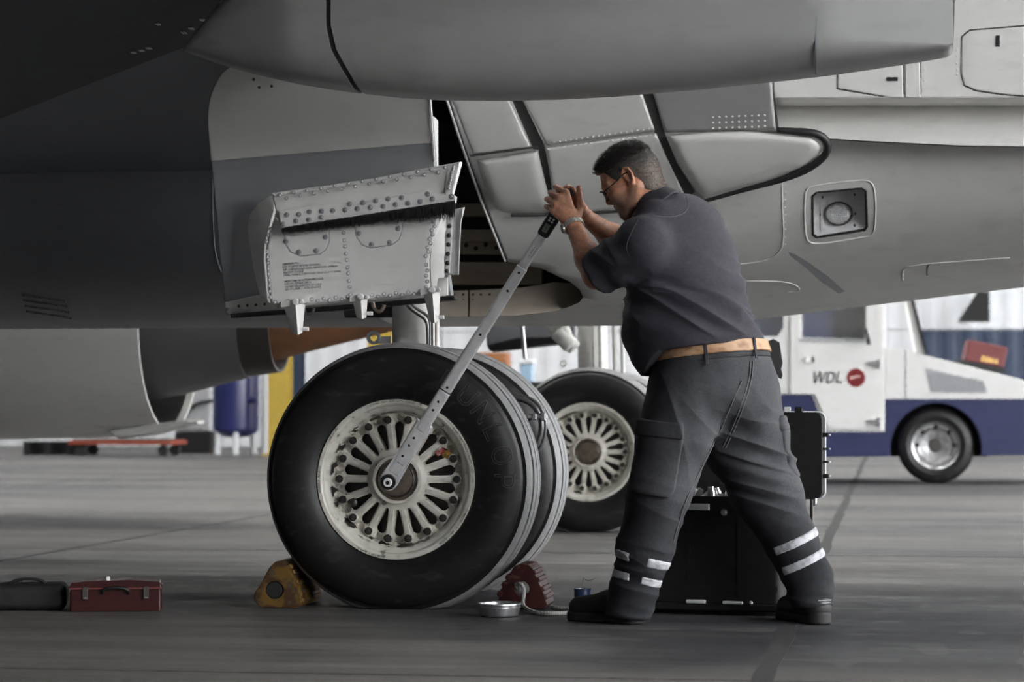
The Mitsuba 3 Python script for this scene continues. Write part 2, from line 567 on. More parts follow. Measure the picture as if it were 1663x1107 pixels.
def fus_val(s, t, z):
    """<1 inside the lower fuselage"""
    a = np.abs(t - TC) / w_(s)
    b = np.clip((ZC - z) / (ZC - zb_(s)), 0, None)
    return a ** NEXP + b ** NEXP


def fus_t(px, py):
    """lateral station where the ray of a pixel meets the near side of the belly"""
    lo, hi = np.full(np.shape(px), 0.2), np.full(np.shape(px), TC - 0.02)
    for _ in range(34):
        m = (lo + hi) / 2
        q = to_ac(PT(px, py, m))
        ins = fus_val(q[..., 0], q[..., 1], q[..., 2]) < 1
        hi, lo = np.where(ins, m, hi), np.where(ins, lo, m)
    return hi


def fus_pos(off=0.0):
    return lambda a, b: PT(a, b, fus_t(a, b) - off)


def fus_section(s, n=56):
    zb, w = float(zb_(s)), float(w_(s))
    th = np.linspace(0, np.pi, n)
    lo = np.stack([TC - w * np.sign(np.cos(th)) * np.abs(np.cos(th)) ** (2 / NEXP), ZC - (ZC - zb) * np.abs(np.sin(th)) ** (2 / NEXP)], 1)
    th = np.linspace(0, np.pi, 26)[1:-1]
    up = np.stack([TC + w * np.cos(th), ZC + 0.5 + 1.35 * np.sin(th) ** 0.9], 1)
    return np.vstack([lo, up])


def loft(sections):
    """closed solid through equal-length rings of points"""
    S = np.asarray(sections)
    k, n = S.shape[:2]
    v = S.reshape(-1, 3)
    i, j = np.meshgrid(np.arange(k - 1), np.arange(n), indexing='ij')
    j2 = (j + 1) % n
    q = np.stack([i * n + j, i * n + j2, (i + 1) * n + j2, (i + 1) * n + j], -1).reshape(-1, 4)
    f = [q[:, [0, 1, 2]], q[:, [0, 2, 3]]]
    v = np.vstack([v, S[0].mean(0), S[-1].mean(0)])
    r = np.arange(n)
    f += [np.stack([r * 0 + len(v) - 2, (r + 1) % n, r], 1), np.stack([r * 0 + len(v) - 1, (k - 1) * n + r, (k - 1) * n + (r + 1) % n], 1)]
    m = trimesh.Trimesh(v, np.vstack(f), process=False)
    if m.volume < 0:
        m.invert()
    return m


ss = np.r_[np.linspace(-7.5, -3, 10), np.linspace(-2.6, 4.4, 48), np.linspace(4.8, 8.5, 9)]
fus = man(loft([A(np.full(80, s), fus_section(s)[:, 0], fus_section(s)[:, 1]) for s in ss]))


def cutter(pxpoly, t_ref, t0, t1, smooth=0):
    """a solid running straight across the aircraft (t0..t1) whose outline is drawn on the plane t_ref"""
    p = np.asarray(pxpoly, float)
    if smooth:
        p = spline(p, smooth, True)
    q = to_ac(PT(p[:, 0], p[:, 1], np.full(len(p), t_ref)))
    c = prism(sg.Polygon(q[:, [0, 2]]).buffer(0), t1 - t0)
    M = np.eye(4)
    M[:3, :3] = np.stack([AU, [0, 0, 1], -AV], 1)
    M[:3, 3] = AO + AV * t1
    return man(xf(c, M))


def ray_cutter(pxpoly, t0, t1):
    p = np.asarray(pxpoly, float)
    if not sg.Polygon(p).exterior.is_ccw:
        p = p[::-1]
    return man(capped_loft(PT(p[:, 0], p[:, 1], np.full(len(p), t0)), PT(p[:, 0], p[:, 1], np.full(len(p), t1)), p))


def capped_loft(a, b, p):
    n = len(p)
    try:
        import mapbox_earcut as me
        tri = me.triangulate_float64(p, np.array([n])).reshape(-1, 3)
    except Exception:
        tri = np.asarray(m3.triangulate([p.tolist()]))
    i = np.arange(n)
    j = (i + 1) % n
    m = trimesh.Trimesh(np.vstack([a, b]), np.vstack([tri, tri[:, ::-1] + n, np.stack([i, i + n, j], 1), np.stack([j, i + n, j + n], 1)]), process=False)
    if m.volume < 0:
        m.invert()
    return m


# wheel well: a leg bay running up the wing root and an oval wheel pocket in the belly
leg_bay = [(640, 140), (724, 150), (752, 240), (786, 335), (822, 424), (880, 436), (925, 457), (941, 470), (947, 482), (941, 491), (920, 500), (890, 506), (840, 511), (760, 514), (700, 515), (560, 516), (540, 400), (600, 250)]
fus = fus - ray_cutter(leg_bay, 0.4, 2.78)
# landing-light recess
lw = [(1319, 318), (1326, 312), (1400, 305), (1406, 309), (1408, 368), (1404, 373), (1326, 385), (1320, 380)]
t_l = float(fus_t(np.array([1363.0]), np.array([345.0]))[0])
fus = fus - ray_cutter(lw, t_l - 0.6, t_l + 0.16)
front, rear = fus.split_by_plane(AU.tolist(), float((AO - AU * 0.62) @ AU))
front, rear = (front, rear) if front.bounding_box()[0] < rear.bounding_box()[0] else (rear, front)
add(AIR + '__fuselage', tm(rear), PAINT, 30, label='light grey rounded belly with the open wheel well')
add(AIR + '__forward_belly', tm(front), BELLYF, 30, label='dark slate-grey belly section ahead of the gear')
# --- wing: inboard lower skin, darker leading-edge skin
WZ0, WSL = 1.86, 0.20


def wing_z(t):
    return WZ0 + WSL * (1.5 - np.asarray(t, float))


def on_wing(px, py, off=0.0):
    d = ray(px, py)
    o = to_ac(CAM)
    dl = np.array([d @ AU, d @ AV, d[2]])
    k = (WZ0 + WSL * (1.5 - o[1]) - off - o[2]) / (dl[2] + WSL * dl[1])
    return o + dl * k


e0, e1 = on_wing(33, 180, 0.05), on_wing(440, 22, 0.05)


def plank(poly_st, thick, zoff):
    m = prism(poly_st, thick)
    v = np.asarray(m.vertices)
    v = A(v[:, 0], v[:, 1], wing_z(v[:, 1]) + zoff + v[:, 2])
    return trimesh.Trimesh(v, m.faces, process=False)


def edge_at(t):
    k = (t - e0[1]) / (e1[1] - e0[1])
    return e0[0] + (e1[0] - e0[0]) * k


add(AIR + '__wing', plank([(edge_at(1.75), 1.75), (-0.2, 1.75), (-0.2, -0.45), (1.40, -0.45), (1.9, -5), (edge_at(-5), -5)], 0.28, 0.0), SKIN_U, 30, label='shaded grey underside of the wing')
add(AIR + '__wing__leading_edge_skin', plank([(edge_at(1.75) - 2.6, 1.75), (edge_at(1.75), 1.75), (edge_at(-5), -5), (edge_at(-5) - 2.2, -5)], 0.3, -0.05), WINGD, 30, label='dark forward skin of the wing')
fr = []
for px, py in [(218, 86), (231, 83), (243, 79), (300, 54), (312, 47), (258, 40), (330, 33)]:
    q = on_wing(px, py, 0.05)
    fr.append(frame(A(*q), [0, 0, -1], AU))
tag(add(AIR + '__wing__fastener', scatter(box(0.018, 0.05, 0.004), fr), ALU, False), kind='stuff')

# --- wing root: bulged fairing panels with rubber between them
def root_t(px, py):
    return fus_t(px, py) - 0.045 - np.clip((345 - py) / 190, 0, 1.3) * 0.34


def rp(off=0.0):
    return lambda a, b: PT(a, b, root_t(a, b) - off)


PANELS = [
    ([(729, 152), (822, 152), (862, 240), (768, 251)], PAINT2, 4),
    ([(771, 257), (874, 241), (882, 272), (899, 341), (836, 346), (812, 342), (796, 326), (784, 300), (775, 276)], PAINT2, 20),
    ([(843, 152), (1039, 142), (1063, 211), (886, 234)], PAINT2, 4),
    ([(886, 240), (1065, 216), (1086, 263), (1110, 312), (1110, 330), (1000, 341), (901, 345)], PAINT2, 5),
    ([(1057, 142), (1252, 128), (1259, 209), (1079, 213)], CANOE, 4),
]
for k, (poly, m_, e_) in enumerate(PANELS):
    add(AIR + '__fairing_panel', patch(poly, rp(0.0), AV, 0.05, 9, e_, 0.05 if e_ > 9 else 0.012), m_, 40)
add(AIR + '__fairing_panel', patch([(1080, 218), (1140, 213), (1200, 211), (1262, 214), (1318, 219), (1332, 228), (1336, 240), (1328, 253), (1300, 272), (1230, 297), (1142, 318), (1126, 305), (1099, 263)], rp(0.05), AV, 0.14, 8, 18, 0.06), PAINT2, 40, label='blunt flap nose panel rimmed by a black seal')
add(AIR + '__fairing_seal', patch([(826, 150), (842, 150), (884, 236), (890, 270), (903, 347), (897, 348), (880, 276), (875, 242), (866, 242)], rp(-0.022), AV, 0.02, 9), GAPMAT, 30)
add(AIR + '__fairing_seal', patch([(1038, 142), (1058, 142), (1078, 212), (1098, 263), (1128, 312), (1110, 322), (1084, 262), (1062, 212)], rp(-0.018), AV, 0.02, 9), GAPMAT, 30)
q = spline([(1262, 211), (1300, 214), (1330, 219), (1343, 232), (1341, 249), (1318, 270), (1270, 291), (1210, 308), (1135, 329)], 46)
add(AIR + '__fairing_seal', sweep(rp(0.02)(q[:, 0], q[:, 1]), np.interp(np.arange(46), [0, 6, 26, 34, 45], [.013, .017, .017, .011, .008]), 10), RUBBER, True, label='black rubber seal round the flap nose')
q = spline([(764, 253), (820, 245), (874, 238)], 20)
add(AIR + '__fairing_seal', sweep(rp(0.0)(q[:, 0], q[:, 1]), 0.005, 8), GAPMAT, True)
q = spline([(830, 349), (900, 348), (1000, 343), (1115, 331)], 24)
add(AIR + '__fairing_seal', sweep(fus_pos(0.03)(q[:, 0], q[:, 1]), 0.008, 8), GAPMAT, True)
# bright trim along the mouth of the leg bay
q = spline([(722, 150), (750, 236), (784, 332), (820, 423)], 40)
add(AIR + '__bay_trim', sweep(fus_pos(0.035)(q[:, 0], q[:, 1]), 0.006, 8), PAINT, True)
add(AIR + '__bay_trim', sweep(fus_pos(0.03)(q[:, 0] + 4, q[:, 1]), 0.006, 8), RUBBER, True)
# thin raised seams on the belly
def seam(pts, pos, r=0.004, n=40, mat_=PAINT2, key='__panel_seam'):
    q_ = spline(pts, n) if len(pts) > 2 else np.linspace(pts[0], pts[1], 12)
    return add(AIR + key, sweep(pos(q_[:, 0], q_[:, 1]), r, 6), mat_, True)


seam([(1270, 290), (1271, 350), (1271, 395), (1262, 412), (1235, 424), (1180, 430)], fus_pos(0.0))
seam([(1466, 455), (1467, 438), (1478, 432), (1530, 426), (1640, 418)], fus_pos(0.0))
seam([(1506, 446), (1508, 430), (1520, 427)], fus_pos(0.0), mat_=GAPMAT)
seam([(1190, 456), (1250, 456), (1290, 462), (1298, 470), (1280, 474)], fus_pos(0.0), 0.003)
add(AIR + '__stain_streak', patch([(1280, 409), (1290, 412), (1316, 428), (1346, 450), (1372, 473), (1362, 476), (1334, 458), (1308, 434), (1284, 416)], fus_pos(0.0008), AV, 0.001, 5), PAINTM, 60)
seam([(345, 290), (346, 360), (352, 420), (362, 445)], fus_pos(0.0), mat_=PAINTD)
for row in range(4):
    fr = []
    for k in range(16):
        px, py = 36 + k * 4.6 + row * 3, 478 + row * 9 + k * 0.7
        pp = fus_pos(0.0)(np.array([px]), np.array([py]))[0]
        fr.append(frame(pp, -AV, AU))
    tag(add(AIR + '__vent_louvre', scatter(box(0.009, 0.014, 0.012), fr), WINGD, False), kind='stuff')
# rivet rows on wing-root panels and belly
def rivets(key, pts, pos, r=0.005, h=0.003, mat_=PAINT2, nrm=None, ring=False):
    pts = np.asarray(pts, float)
    p = pos(pts[:, 0], pts[:, 1])
    fr_ = [frame(a, -AV if nrm is None else nrm, AU) for a in p]
    if ring:
        tag(add(key.rsplit('__', 1)[0] + '__sealant_rings', scatter(lathe([(0, 0.0008), (r * 1.55, 0.0006), (r * 1.6, -0.002)], 10), fr_), PAINTM, False), kind='stuff')  # dark discs stand for the shade round each rivet head
    return tag(add(key, scatter(dome(r, h, 10), fr_), mat_, 40), kind='stuff')


pts = [(1158 + 10.5 * (k % 9), 190 + 9 * (k // 9) - (k % 9) * 0.4) for k in range(27)]
rivets(AIR + '__rivet_rows', pts, rp(0.0))
pts = [(900 + 9 * k, 231 - 1.28 * k) for k in range(18)] + [(1275, 300 + 12 * k) for k in range(9)] + [(1350 + 14 * k, 231 + 0.4 * k) for k in range(20)]
rivets(AIR + '__rivet_rows', pts, lambda a, b: PT(a, b, np.where(a < 1100, root_t(a, b) - 0.002, fus_t(a, b))), 0.0045, 0.002)

# --- fuselage side above the trailing edge (right) and the cove under it
TR = 1.22


def cove(a, b):
    k = np.clip((b - 159) / 68, 0, 1)
    return PT(a, b, TR + 0.30 - 0.24 * k ** 1.15)


add(AIR + '__side_panel', patch([(1254, 127), (1400, 108), (1545, 80), (1549, -40), (2350, -40), (2350, 158), (1257, 160)], lambda a, b: PT(a, b, TR + 0 * a), AV, 0.5, 12, 3, 0.01), PAINT2, 30, label='flat light grey side skin above the trailing edge')
add(AIR + '__root_cove', patch([(1257, 158), (2350, 156), (2350, 246), (1560, 236), (1400, 228), (1290, 221), (1266, 214)], cove, AV, 0.05, 7), PAINT2, 60)
for poly in ([(1361, 119), (1466, 105), (1467, 158), (1448, 158), (1361, 143)], [(1470, 104), (1494, 100), (1495, 158), (1470, 158)], [(1563, 60), (1575, 50), (1700, 40), (1700, 158), (1625, 152), (1585, 146), (1567, 138), (1562, 120)]):
    add(AIR + '__side_panel__access_panel', patch(poly, lambda a, b: PT(a, b, TR - 0.006 + 0 * a), AV, 0.008, 12, 2, 0.003), PAINT2, 30)
    g = sg.Polygon(poly).buffer(1.2)
    q = np.asarray(shapely.segmentize(g.exterior, 6).coords)[:-1]
    q = q[(q[:, 1] < 157)]
    add(AIR + '__side_panel__panel_gap', sweep(PT(q[:, 0], q[:, 1], TR - 0.001 + 0 * q[:, 0]), 0.003, 6), GAPMAT, True)
for cx, cy, w, h in ((1449, 128, 18, 6), (1621, 66, 6, 18)):
    add(AIR + '__side_panel__latch', patch([(cx - w / 2, cy - h / 2), (cx + w / 2, cy - h / 2), (cx + w / 2, cy + h / 2), (cx - w / 2, cy + h / 2)], lambda a, b: PT(a, b, TR - 0.014 + 0 * a), AV, 0.008, 12, 1, 0.002), BLACK, 30)
pts = [(1501, 112), (1501, 131), (1554, 81), (1554, 92), (1554, 103), (1554, 113), (1554, 121), (1415, 155), (1425, 156), (1290, 131)]
rivets(AIR + '__rivet_rows', pts, lambda a, b: PT(a, b, TR + 0 * a), 0.006, 0.003)

# --- canoe-shaped flap track fairing hanging below the wing
TCN = -0.95
kc = np.array([(300, 84), (312, 88), (350, 102), (400, 117), (480, 135), (560, 148), (640, 157), (720, 162), (830, 162.5), (920, 160), (1000, 155.5), (1150, 142.5), (1300, 126), (1400, 113), (1490, 99), (1538, 90), (1547, 82)], float)
cc = np.array([(300, 80), (440, 62), (600, 50), (900, 52), (1150, 62), (1400, 74), (1538, 80), (1547, 78)], float)
secs = []
for px in np.r_[300.5, 304, 312, 325, np.linspace(345, 1530, 60), 1538, 1543, 1546.5]:
    ky, cy = np.interp(px, kc[:, 0], kc[:, 1]), np.interp(px, cc[:, 0], cc[:, 1])
    a = to_ac(PT(np.array([px]), np.array([ky]), np.array([TCN]))[0])
    b = to_ac(PT(np.array([px]), np.array([cy]), np.array([TCN]))[0])
    zk, zc = a[2], max(b[2], a[2] + 0.01)
    w = 0.2 * min(1, ((px - 298) / 190) ** 0.6) * min(1, (0.55 + (1560 - px) / 500))
    zt = min(zc + 0.42, 2.42) if px > 520 else zc + (0.42) * max(0.02, (px - 298) / 222)
    zt = max(zt, zc + 0.01)
    th = np.linspace(0, np.pi, 25)
    lo = [(TCN - w * np.sign(np.cos(x)) * abs(np.cos(x)) ** 0.8, zc - (zc - zk) * np.sin(x) ** 0.95) for x in th]
    up = [(TCN + w, zc + 0.3 * (zt - zc)), (TCN + w, zc + 0.7 * (zt - zc)), (TCN + 0.8 * w, zt), (TCN - 0.8 * w, zt), (TCN - w, zc + 0.7 * (zt - zc)), (TCN - w, zc + 0.3 * (zt - zc))]
    r = np.array(lo + up)
    secs.append(A(np.full(len(r), a[0]), r[:, 0], r[:, 1]))
canoe = man(loft(secs))
gap = [(526, -400), (529, 40), (536, 80), (552, 113), (566, 148), (566, 190), (577, 190), (575, 150), (561, 113), (545, 80), (537, 40), (535, -400)]
canoe_cut = canoe - cutter(gap, TCN - 0.2, TCN - 0.6, TCN + 0.6)
halves = sorted(canoe_cut.decompose(), key=lambda m: -m.volume())[:2]
halves.sort(key=lambda m: -m.bounding_box()[0])
add(AIR + '__flap_fairing', tm(halves[0]), CANOE, 30, label='long canoe-shaped flap fairing')
add(AIR + '__flap_fairing__nose_section', tm(halves[1]), CANOE, 30)
c = to_ac(PT(np.array([551.0]), np.array([100.0]), np.array([TCN]))[0])
add(AIR + '__flap_fairing__gap_seal', xf(tm(canoe ^ cutter([(500, -60), (505, 60), (540, 190), (600, 190), (575, 60), (560, -60)], TCN, TCN - 0.6, TCN + 0.6)), np.array([[.97, 0, 0, .03 * A(*c)[0]], [0, .97, 0, .03 * A(*c)[1]], [0, 0, .97, .03 * (c[2] + .1)], [0, 0, 0, 1]])), RUBBER, 30)
q = np.array([(1327, 30), (1326, 80), (1325, 122)], float)
add(AIR + '__flap_fairing__joint', patch([(1324, 26), (1327, 26), (1326.5, 119), (1323.5, 119)], lambda a, b: PT(a, b, TCN - 0.2 * min(1, .55 + 235 / 500) - 0.001 + np.clip((b - 72) / 50, 0, 1) ** 2 * 0.14), AV, 0.01, 6), PAINTD, 30)

# --- wheel-well interior
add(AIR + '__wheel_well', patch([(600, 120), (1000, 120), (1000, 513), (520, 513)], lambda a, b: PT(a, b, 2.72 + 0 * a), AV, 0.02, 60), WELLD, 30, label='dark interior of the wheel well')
for (x0, x1, y0, y1, t, m_) in [(690, 850, 372, 392, 2.5, WELL), (690, 850, 392, 412, 2.56, WELL), (690, 880, 425, 462, 2.6, WELL), (690, 850, 330, 352, 2.62, WELL), (690, 850, 200, 222, 2.6, WELLD)]:
    add(AIR + '__wheel_well__beam', patch([(x0, y0), (x1, y0), (x1, y1), (x0, y1)], lambda a, b, t=t: PT(a, b, t + 0 * a), AV, 0.06, 30, 2, 0.006), m_, 30)
fr = [frame(PT(np.array([x]), np.array([y]), np.array([2.495]))[0], -AV, AU) for x, y in [(757, 398), (773, 403), (789, 397), (744, 400), (806, 402), (822, 397)]]
add(AIR + '__wheel_well__hole', scatter(lathe([(0.0, 0.0), (0.011, 0), (0.011, 0.002), (0, 0.002)], 12), fr), HOLE, 30)
# tan lower wall of the well, two riveted plates
for wp_ in ([(690, 472), (759, 471), (759, 514), (690, 514)], [(762, 471), (850, 466), (900, 458), (930, 460), (945, 478), (941, 492), (900, 505), (840, 512), (762, 514)]):
    add(AIR + '__well_wall', patch(wp_, lambda a, b: PT(a, b, 2.35 + np.clip((a - 800) / 150, 0, 1) ** 2 * 0.25 - np.clip((b - 490) / 25, 0, 1) * 0.1), AV, 0.03, 12, 2, 0.005), TAN, 30)
pts = [(x + (y - 470) * 0.02, y) for x in (716, 726, 737, 752, 768, 781, 795) for y in (478, 487, 497, 507)]
tag(add(AIR + '__well_wall__rivet_rows', scatter(dome(0.0062, 0.004, 8), [frame(PT(np.array([x]), np.array([y]), np.array([2.349]))[0], -AV, AU) for x, y in pts]), BOLT, 40), kind='stuff')

# --- landing light in the belly
TL = t_l + 0.10
LP_ = lambda a, b: PT(a, b, TL + 0 * a)
lw_in = [(1321, 320), (1327, 314), (1399, 307), (1404, 311), (1406, 367), (1402, 371), (1327, 383), (1322, 379)]
add(AIR + '__landing_light', patch(lw_in, LP_, AV, 0.02, 10), ALU, 30, label='square glazed landing light in the belly')
q = spline([(1308, 314), (1312, 306), (1322, 302), (1398, 293), (1410, 294), (1418, 302), (1420, 370), (1416, 380), (1404, 384), (1328, 395), (1314, 392), (1309, 382)], 60, True)
add(AIR + '__landing_light__bezel', sweep(fus_pos(0.0)(q[:, 0], q[:, 1]), 0.005, 6, True), PAINT2, True)
q = np.asarray(shapely.segmentize(sg.Polygon(lw).exterior, 5).coords)[:-1]
add(AIR + '__landing_light__gasket', sweep(fus_pos(-0.004)(q[:, 0], q[:, 1]), 0.0065, 6, True), RUBBER, True)
o = PT(np.array([1362.0]), np.array([347.0]), np.array([TL - 0.002]))[0]
add(AIR + '__landing_light__lamp_ring', xf(lathe([(0.050, 0), (0.057, 0), (0.058, 0.012), (0.055, 0.018), (0.051, 0.014)], 36, True), frame(o, -AV, AU) @ np.diag([1.12, 0.94, 1, 1])), DARKSTEEL, 40)
lens = lathe([(0, 0.016), (0.02, 0.015), (0.04, 0.011), (0.05, 0.004), (0.05, 0)], 32)
add(AIR + '__landing_light__lens', xf(lens, frame(o, -AV, AU) @ np.diag([1.12, 0.94, 1, 1])), ALU, 30)
fr = [frame(o + AU * x * 0.009 + np.array([0, 0, 1]) * z * 0.009 - AV * (0.0155 - 0.02 * (x * x + z * z) * 0.009), -AV, AU) for x in range(-5, 6) for z in range(-5, 6) if x * x + z * z < 22]
tag(add(AIR + '__landing_light__lens_ribs', scatter(dome(0.0035, 0.003, 6), fr), ALU, 40), kind='stuff')
for (x, y, w, h) in ((1333, 325, 4, 50), (1394, 330, 3, 26)):
    add(AIR + '__landing_light__bracket', patch([(x, y), (x + w, y), (x + w, y + h), (x, y + h)], lambda a, b: PT(a, b, TL - 0.008 + 0 * a), AV, 0.008, 20), ALU, 30)
fr = [frame(PT(np.array([x]), np.array([y]), np.array([TL - 0.001]))[0], -AV, AU) for x, y in ((1336, 320), (1388, 316), (1336, 373), (1388, 366), (1333, 349), (1389, 347))]
tag(add(AIR + '__landing_light__screws', scatter(dome(0.006, 0.004, 8), fr), DARKSTEEL, 40), kind='stuff')
scene['pane_glass'] = {'type': 'thindielectric', 'int_ior': 1.45}
add(AIR + '__landing_light__pane', patch(lw_in, lambda a, b: PT(a, b, t_l + 0.03 + 0 * a), AV, 0.001, 20), 'pane_glass', False)
# --- main gear: wheels
WR, AXZ = 0.535, 0.503
NB = 18


def squash(m):
    v = np.asarray(m.vertices).copy()
    low = np.clip((-AXZ + 0.10 - v[:, 2]) / 0.10, 0, 1.4)
    v[:, 1] = 0.203 + (v[:, 1] - 0.203) * (1 + 0.05 * low ** 2)
    v[:, 2] = np.maximum(v[:, 2], -AXZ + 0.0015)
    return trimesh.Trimesh(v, m.faces, process=False)


# local frame: x aft, y inboard from the outer face, z up; lathe axis z -> y
TOY = np.array([[1, 0, 0, 0], [0, 0, 1, 0], [0, -1, 0, 0], [0, 0, 0, 1.0]])
half = [(0.300, 0.060), (0.306, 0.034), (0.318, 0.024), (0.345, 0.010), (0.38, 0.002), (0.41, 0.0), (0.44, 0.003), (0.468, 0.013), (0.486, 0.026), (0.494, 0.036), (0.497, 0.044), (0.510, 0.050), (0.519, 0.062), (0.525, 0.078)]
shoulder_cut = 0.050
tread = [(0.528, 0.092), (0.5285, 0.096), (0.514, 0.0975), (0.514, 0.1185), (0.530, 0.120), (0.533, 0.140), (0.534, 0.1665), (0.522, 0.168), (0.522, 0.177), (0.5345, 0.1785), (0.535, 0.203)]
pr = half + tread
full = pr + [(r, 0.406 - y) for r, y in pr[-2::-1]]
i0 = len(half) - 3
tire_prof = np.array(full)
tire = squash(xf(lathe(tire_prof[:], 160), TOY))
# split: dark sidewalls and the scuffed tread band paled by painted sheen, which are one piece of rubber but two looks
side_prof = full[:i0 + 1]


def band(prof, n=160):
    return squash(xf(lathe(prof, n), TOY))


tread_prof = full[i0:len(full) - i0]
side_in = full[len(full) - i0 - 1:]
tire_side = cat_([band(side_prof), band(side_in), band([(0.300, 0.060), (0.300, 0.346)])])
tire_tread = band(tread_prof)


def rim_mesh():
    prof = [(0.0, 0.052), (0.090, 0.052), (0.098, 0.058), (0.112, 0.066), (0.15, 0.076), (0.215, 0.088), (0.252, 0.090), (0.257, 0.080), (0.262, 0.058), (0.272, 0.044), (0.284, 0.038),
            (0.290, 0.026), (0.296, 0.022), (0.309, 0.022), (0.3115, 0.027), (0.3115, 0.060), (0.302, 0.075), (0.29, 0.12), (0.285, 0.30), (0.0, 0.30)]
    solid = man(xf(lathe(prof, 144), np.eye(4)))
    # hollow behind the spoked disc
    solid = solid - man(lathe([(0, 0.118), (0.262, 0.118), (0.262, 0.4), (0, 0.4)], 96))
    # teardrop slots between the spokes
    th = np.linspace(0, 2 * np.pi, 20, endpoint=False)
    outer = sg.Point(0.203, 0).buffer(0.0205, quad_segs=8)
    inner = sg.Point(0.126, 0).buffer(0.0075, quad_segs=8)
    slot = outer.union(inner).convex_hull
    sm = man(prism(slot, 0.5, -0.1))
    flare = man(prism(slot.buffer(0.004), 0.021, 0.06))
    cuts = [sm.rotate((0, 0, (k + 0.5) * 360 / NB)) for k in range(NB)]
    solid = solid - m3.Manifold.batch_boolean(cuts, m3.OpType.Add)
    # grooves from spoke to spoke: shallow valleys at the slots' outer ends
    sc = [m3.Manifold.cylinder(0.05, 0.021, 0.012, 24).translate((0.236, 0, 0.066)).rotate((0, 0, (k + 0.5) * 360 / NB)) for k in range(NB)]
    solid = solid - m3.Manifold.batch_boolean(sc, m3.OpType.Add)
    boss = [m3.Manifold.cylinder(0.026, 0.0195, 0.0185, 20).translate((0.233, 0, 0.072)).rotate((0, 0, k * 360 / NB)) for k in range(NB)]
    rib = [man(hull([(0.235, -0.010, 0.080), (0.235, 0.010, 0.080), (0.12, -0.0065, 0.063), (0.12, 0.0065, 0.063), (0.235, -0.013, 0.105), (0.235, 0.013, 0.105), (0.12, -0.012, 0.105), (0.12, 0.012, 0.105)])).rotate((0, 0, k * 360 / NB)) for k in range(NB)]
    solid = solid + m3.Manifold.batch_boolean(boss + rib, m3.OpType.Add)
    solid = solid - m3.Manifold.cylinder(0.09, 0.083, 0.083, 64).translate((0, 0, 0.0))
    solid = solid + man(lathe([(0.083, 0.055), (0.085, 0.044), (0.094, 0.044), (0.097, 0.056), (0.097, 0.10), (0.083, 0.10)], 72, True))
    return xf(tm(solid), TOY)


rimS = shape(rim_mesh(), RIM, 28)
grooveS = shape(cat_([band([(0.5155, y0), (0.5155, y1)]) for y0, y1 in ((0.0975, 0.1185), (0.406 - 0.1185, 0.406 - 0.0975))] + [band([(0.5235, y0), (0.5235, y1)]) for y0, y1 in ((0.168, 0.177), (0.229, 0.238))] + [band([(0.4965, 0.0435), (0.5105, 0.0495)]), band([(0.4965, 0.3625), (0.5105, 0.3565)])]), GROOVE, 30)
sideS, treadS = shape(tire_side, TIRE, 40), shape(tire_tread, TREAD, 30)
bolt_m = cat_([lathe([(0, -0.004), (0.014, -0.004), (0.0152, -0.001), (0.0152, 0.004), (0, 0.004)], 20), xf(lathe([(0, -0.014), (0.007, -0.014), (0.0095, -0.011), (0.0095, 0), (0, 0)], 6), np.eye(4)), lathe([(0, -0.018), (0.004, -0.018), (0.005, -0.015), (0.005, 0)], 12)])
boltS = shape(xf(bolt_m, TOY), BOLT, 30)
back_m = lathe([(0.0, 0.16), (0.265, 0.16), (0.265, 0.2), (0.0, 0.2)], 48)
backS = shape(xf(back_m, TOY), DARKSTEEL, 40)
# brake stack behind the spokes
ring_m = cat_([lathe([(0.10 + 0.0, 0.128 + k * 0.008), (0.245, 0.128 + k * 0.008), (0.245, 0.132 + k * 0.008), (0.10, 0.132 + k * 0.008)], 40) for k in range(3)])
cap_m = lathe([(0, 0.046), (0.058, 0.046), (0.066, 0.05), (0.068, 0.058), (0.076, 0.06), (0.082, 0.062), (0.082, 0.09), (0, 0.09)], 48)
capS = shape(xf(cap_m, TOY), BRONZE, 30)
ringcap_m = lathe([(0.066, 0.044), (0.0685, 0.041), (0.072, 0.044), (0.072, 0.06), (0.066, 0.06)], 48, True)
ringcapS = shape(xf(ringcap_m, TOY), DARKSTEEL, 30)


def disc_letters(text, radius, height, a0, da=None, y=0.0, depth=0.002, inward=False):
    """raised lettering round a wheel face, first letter at angle a0 (degrees, counter-clockwise from aft as seen), running clockwise"""
    out, a = [], math.radians(a0)
    for ch in text:
        if ch == ' ':
            a -= height * 0.55 / radius
            continue
        m = meshkit.text_mesh(ch, height, depth)
        w = m.bounds[1][0] - m.bounds[0][0]
        m.apply_translation((-(m.bounds[1][0] + m.bounds[0][0]) / 2, -height / 2, 0))
        step = (w + height * 0.22) / radius if da is None else math.radians(da)
        am = a - (step / 2 if da is None else 0)
        c, s = math.cos(am), math.sin(am)
        M = np.eye(4)
        M[:3, 0], M[:3, 1], M[:3, 2] = [s, 0, -c], [c, 0, s], [0, -1, 0]
        M[:3, 3] = [radius * c, y, radius * s]
        out.append(xf(m, M))
        a -= step
    return cat_(out)


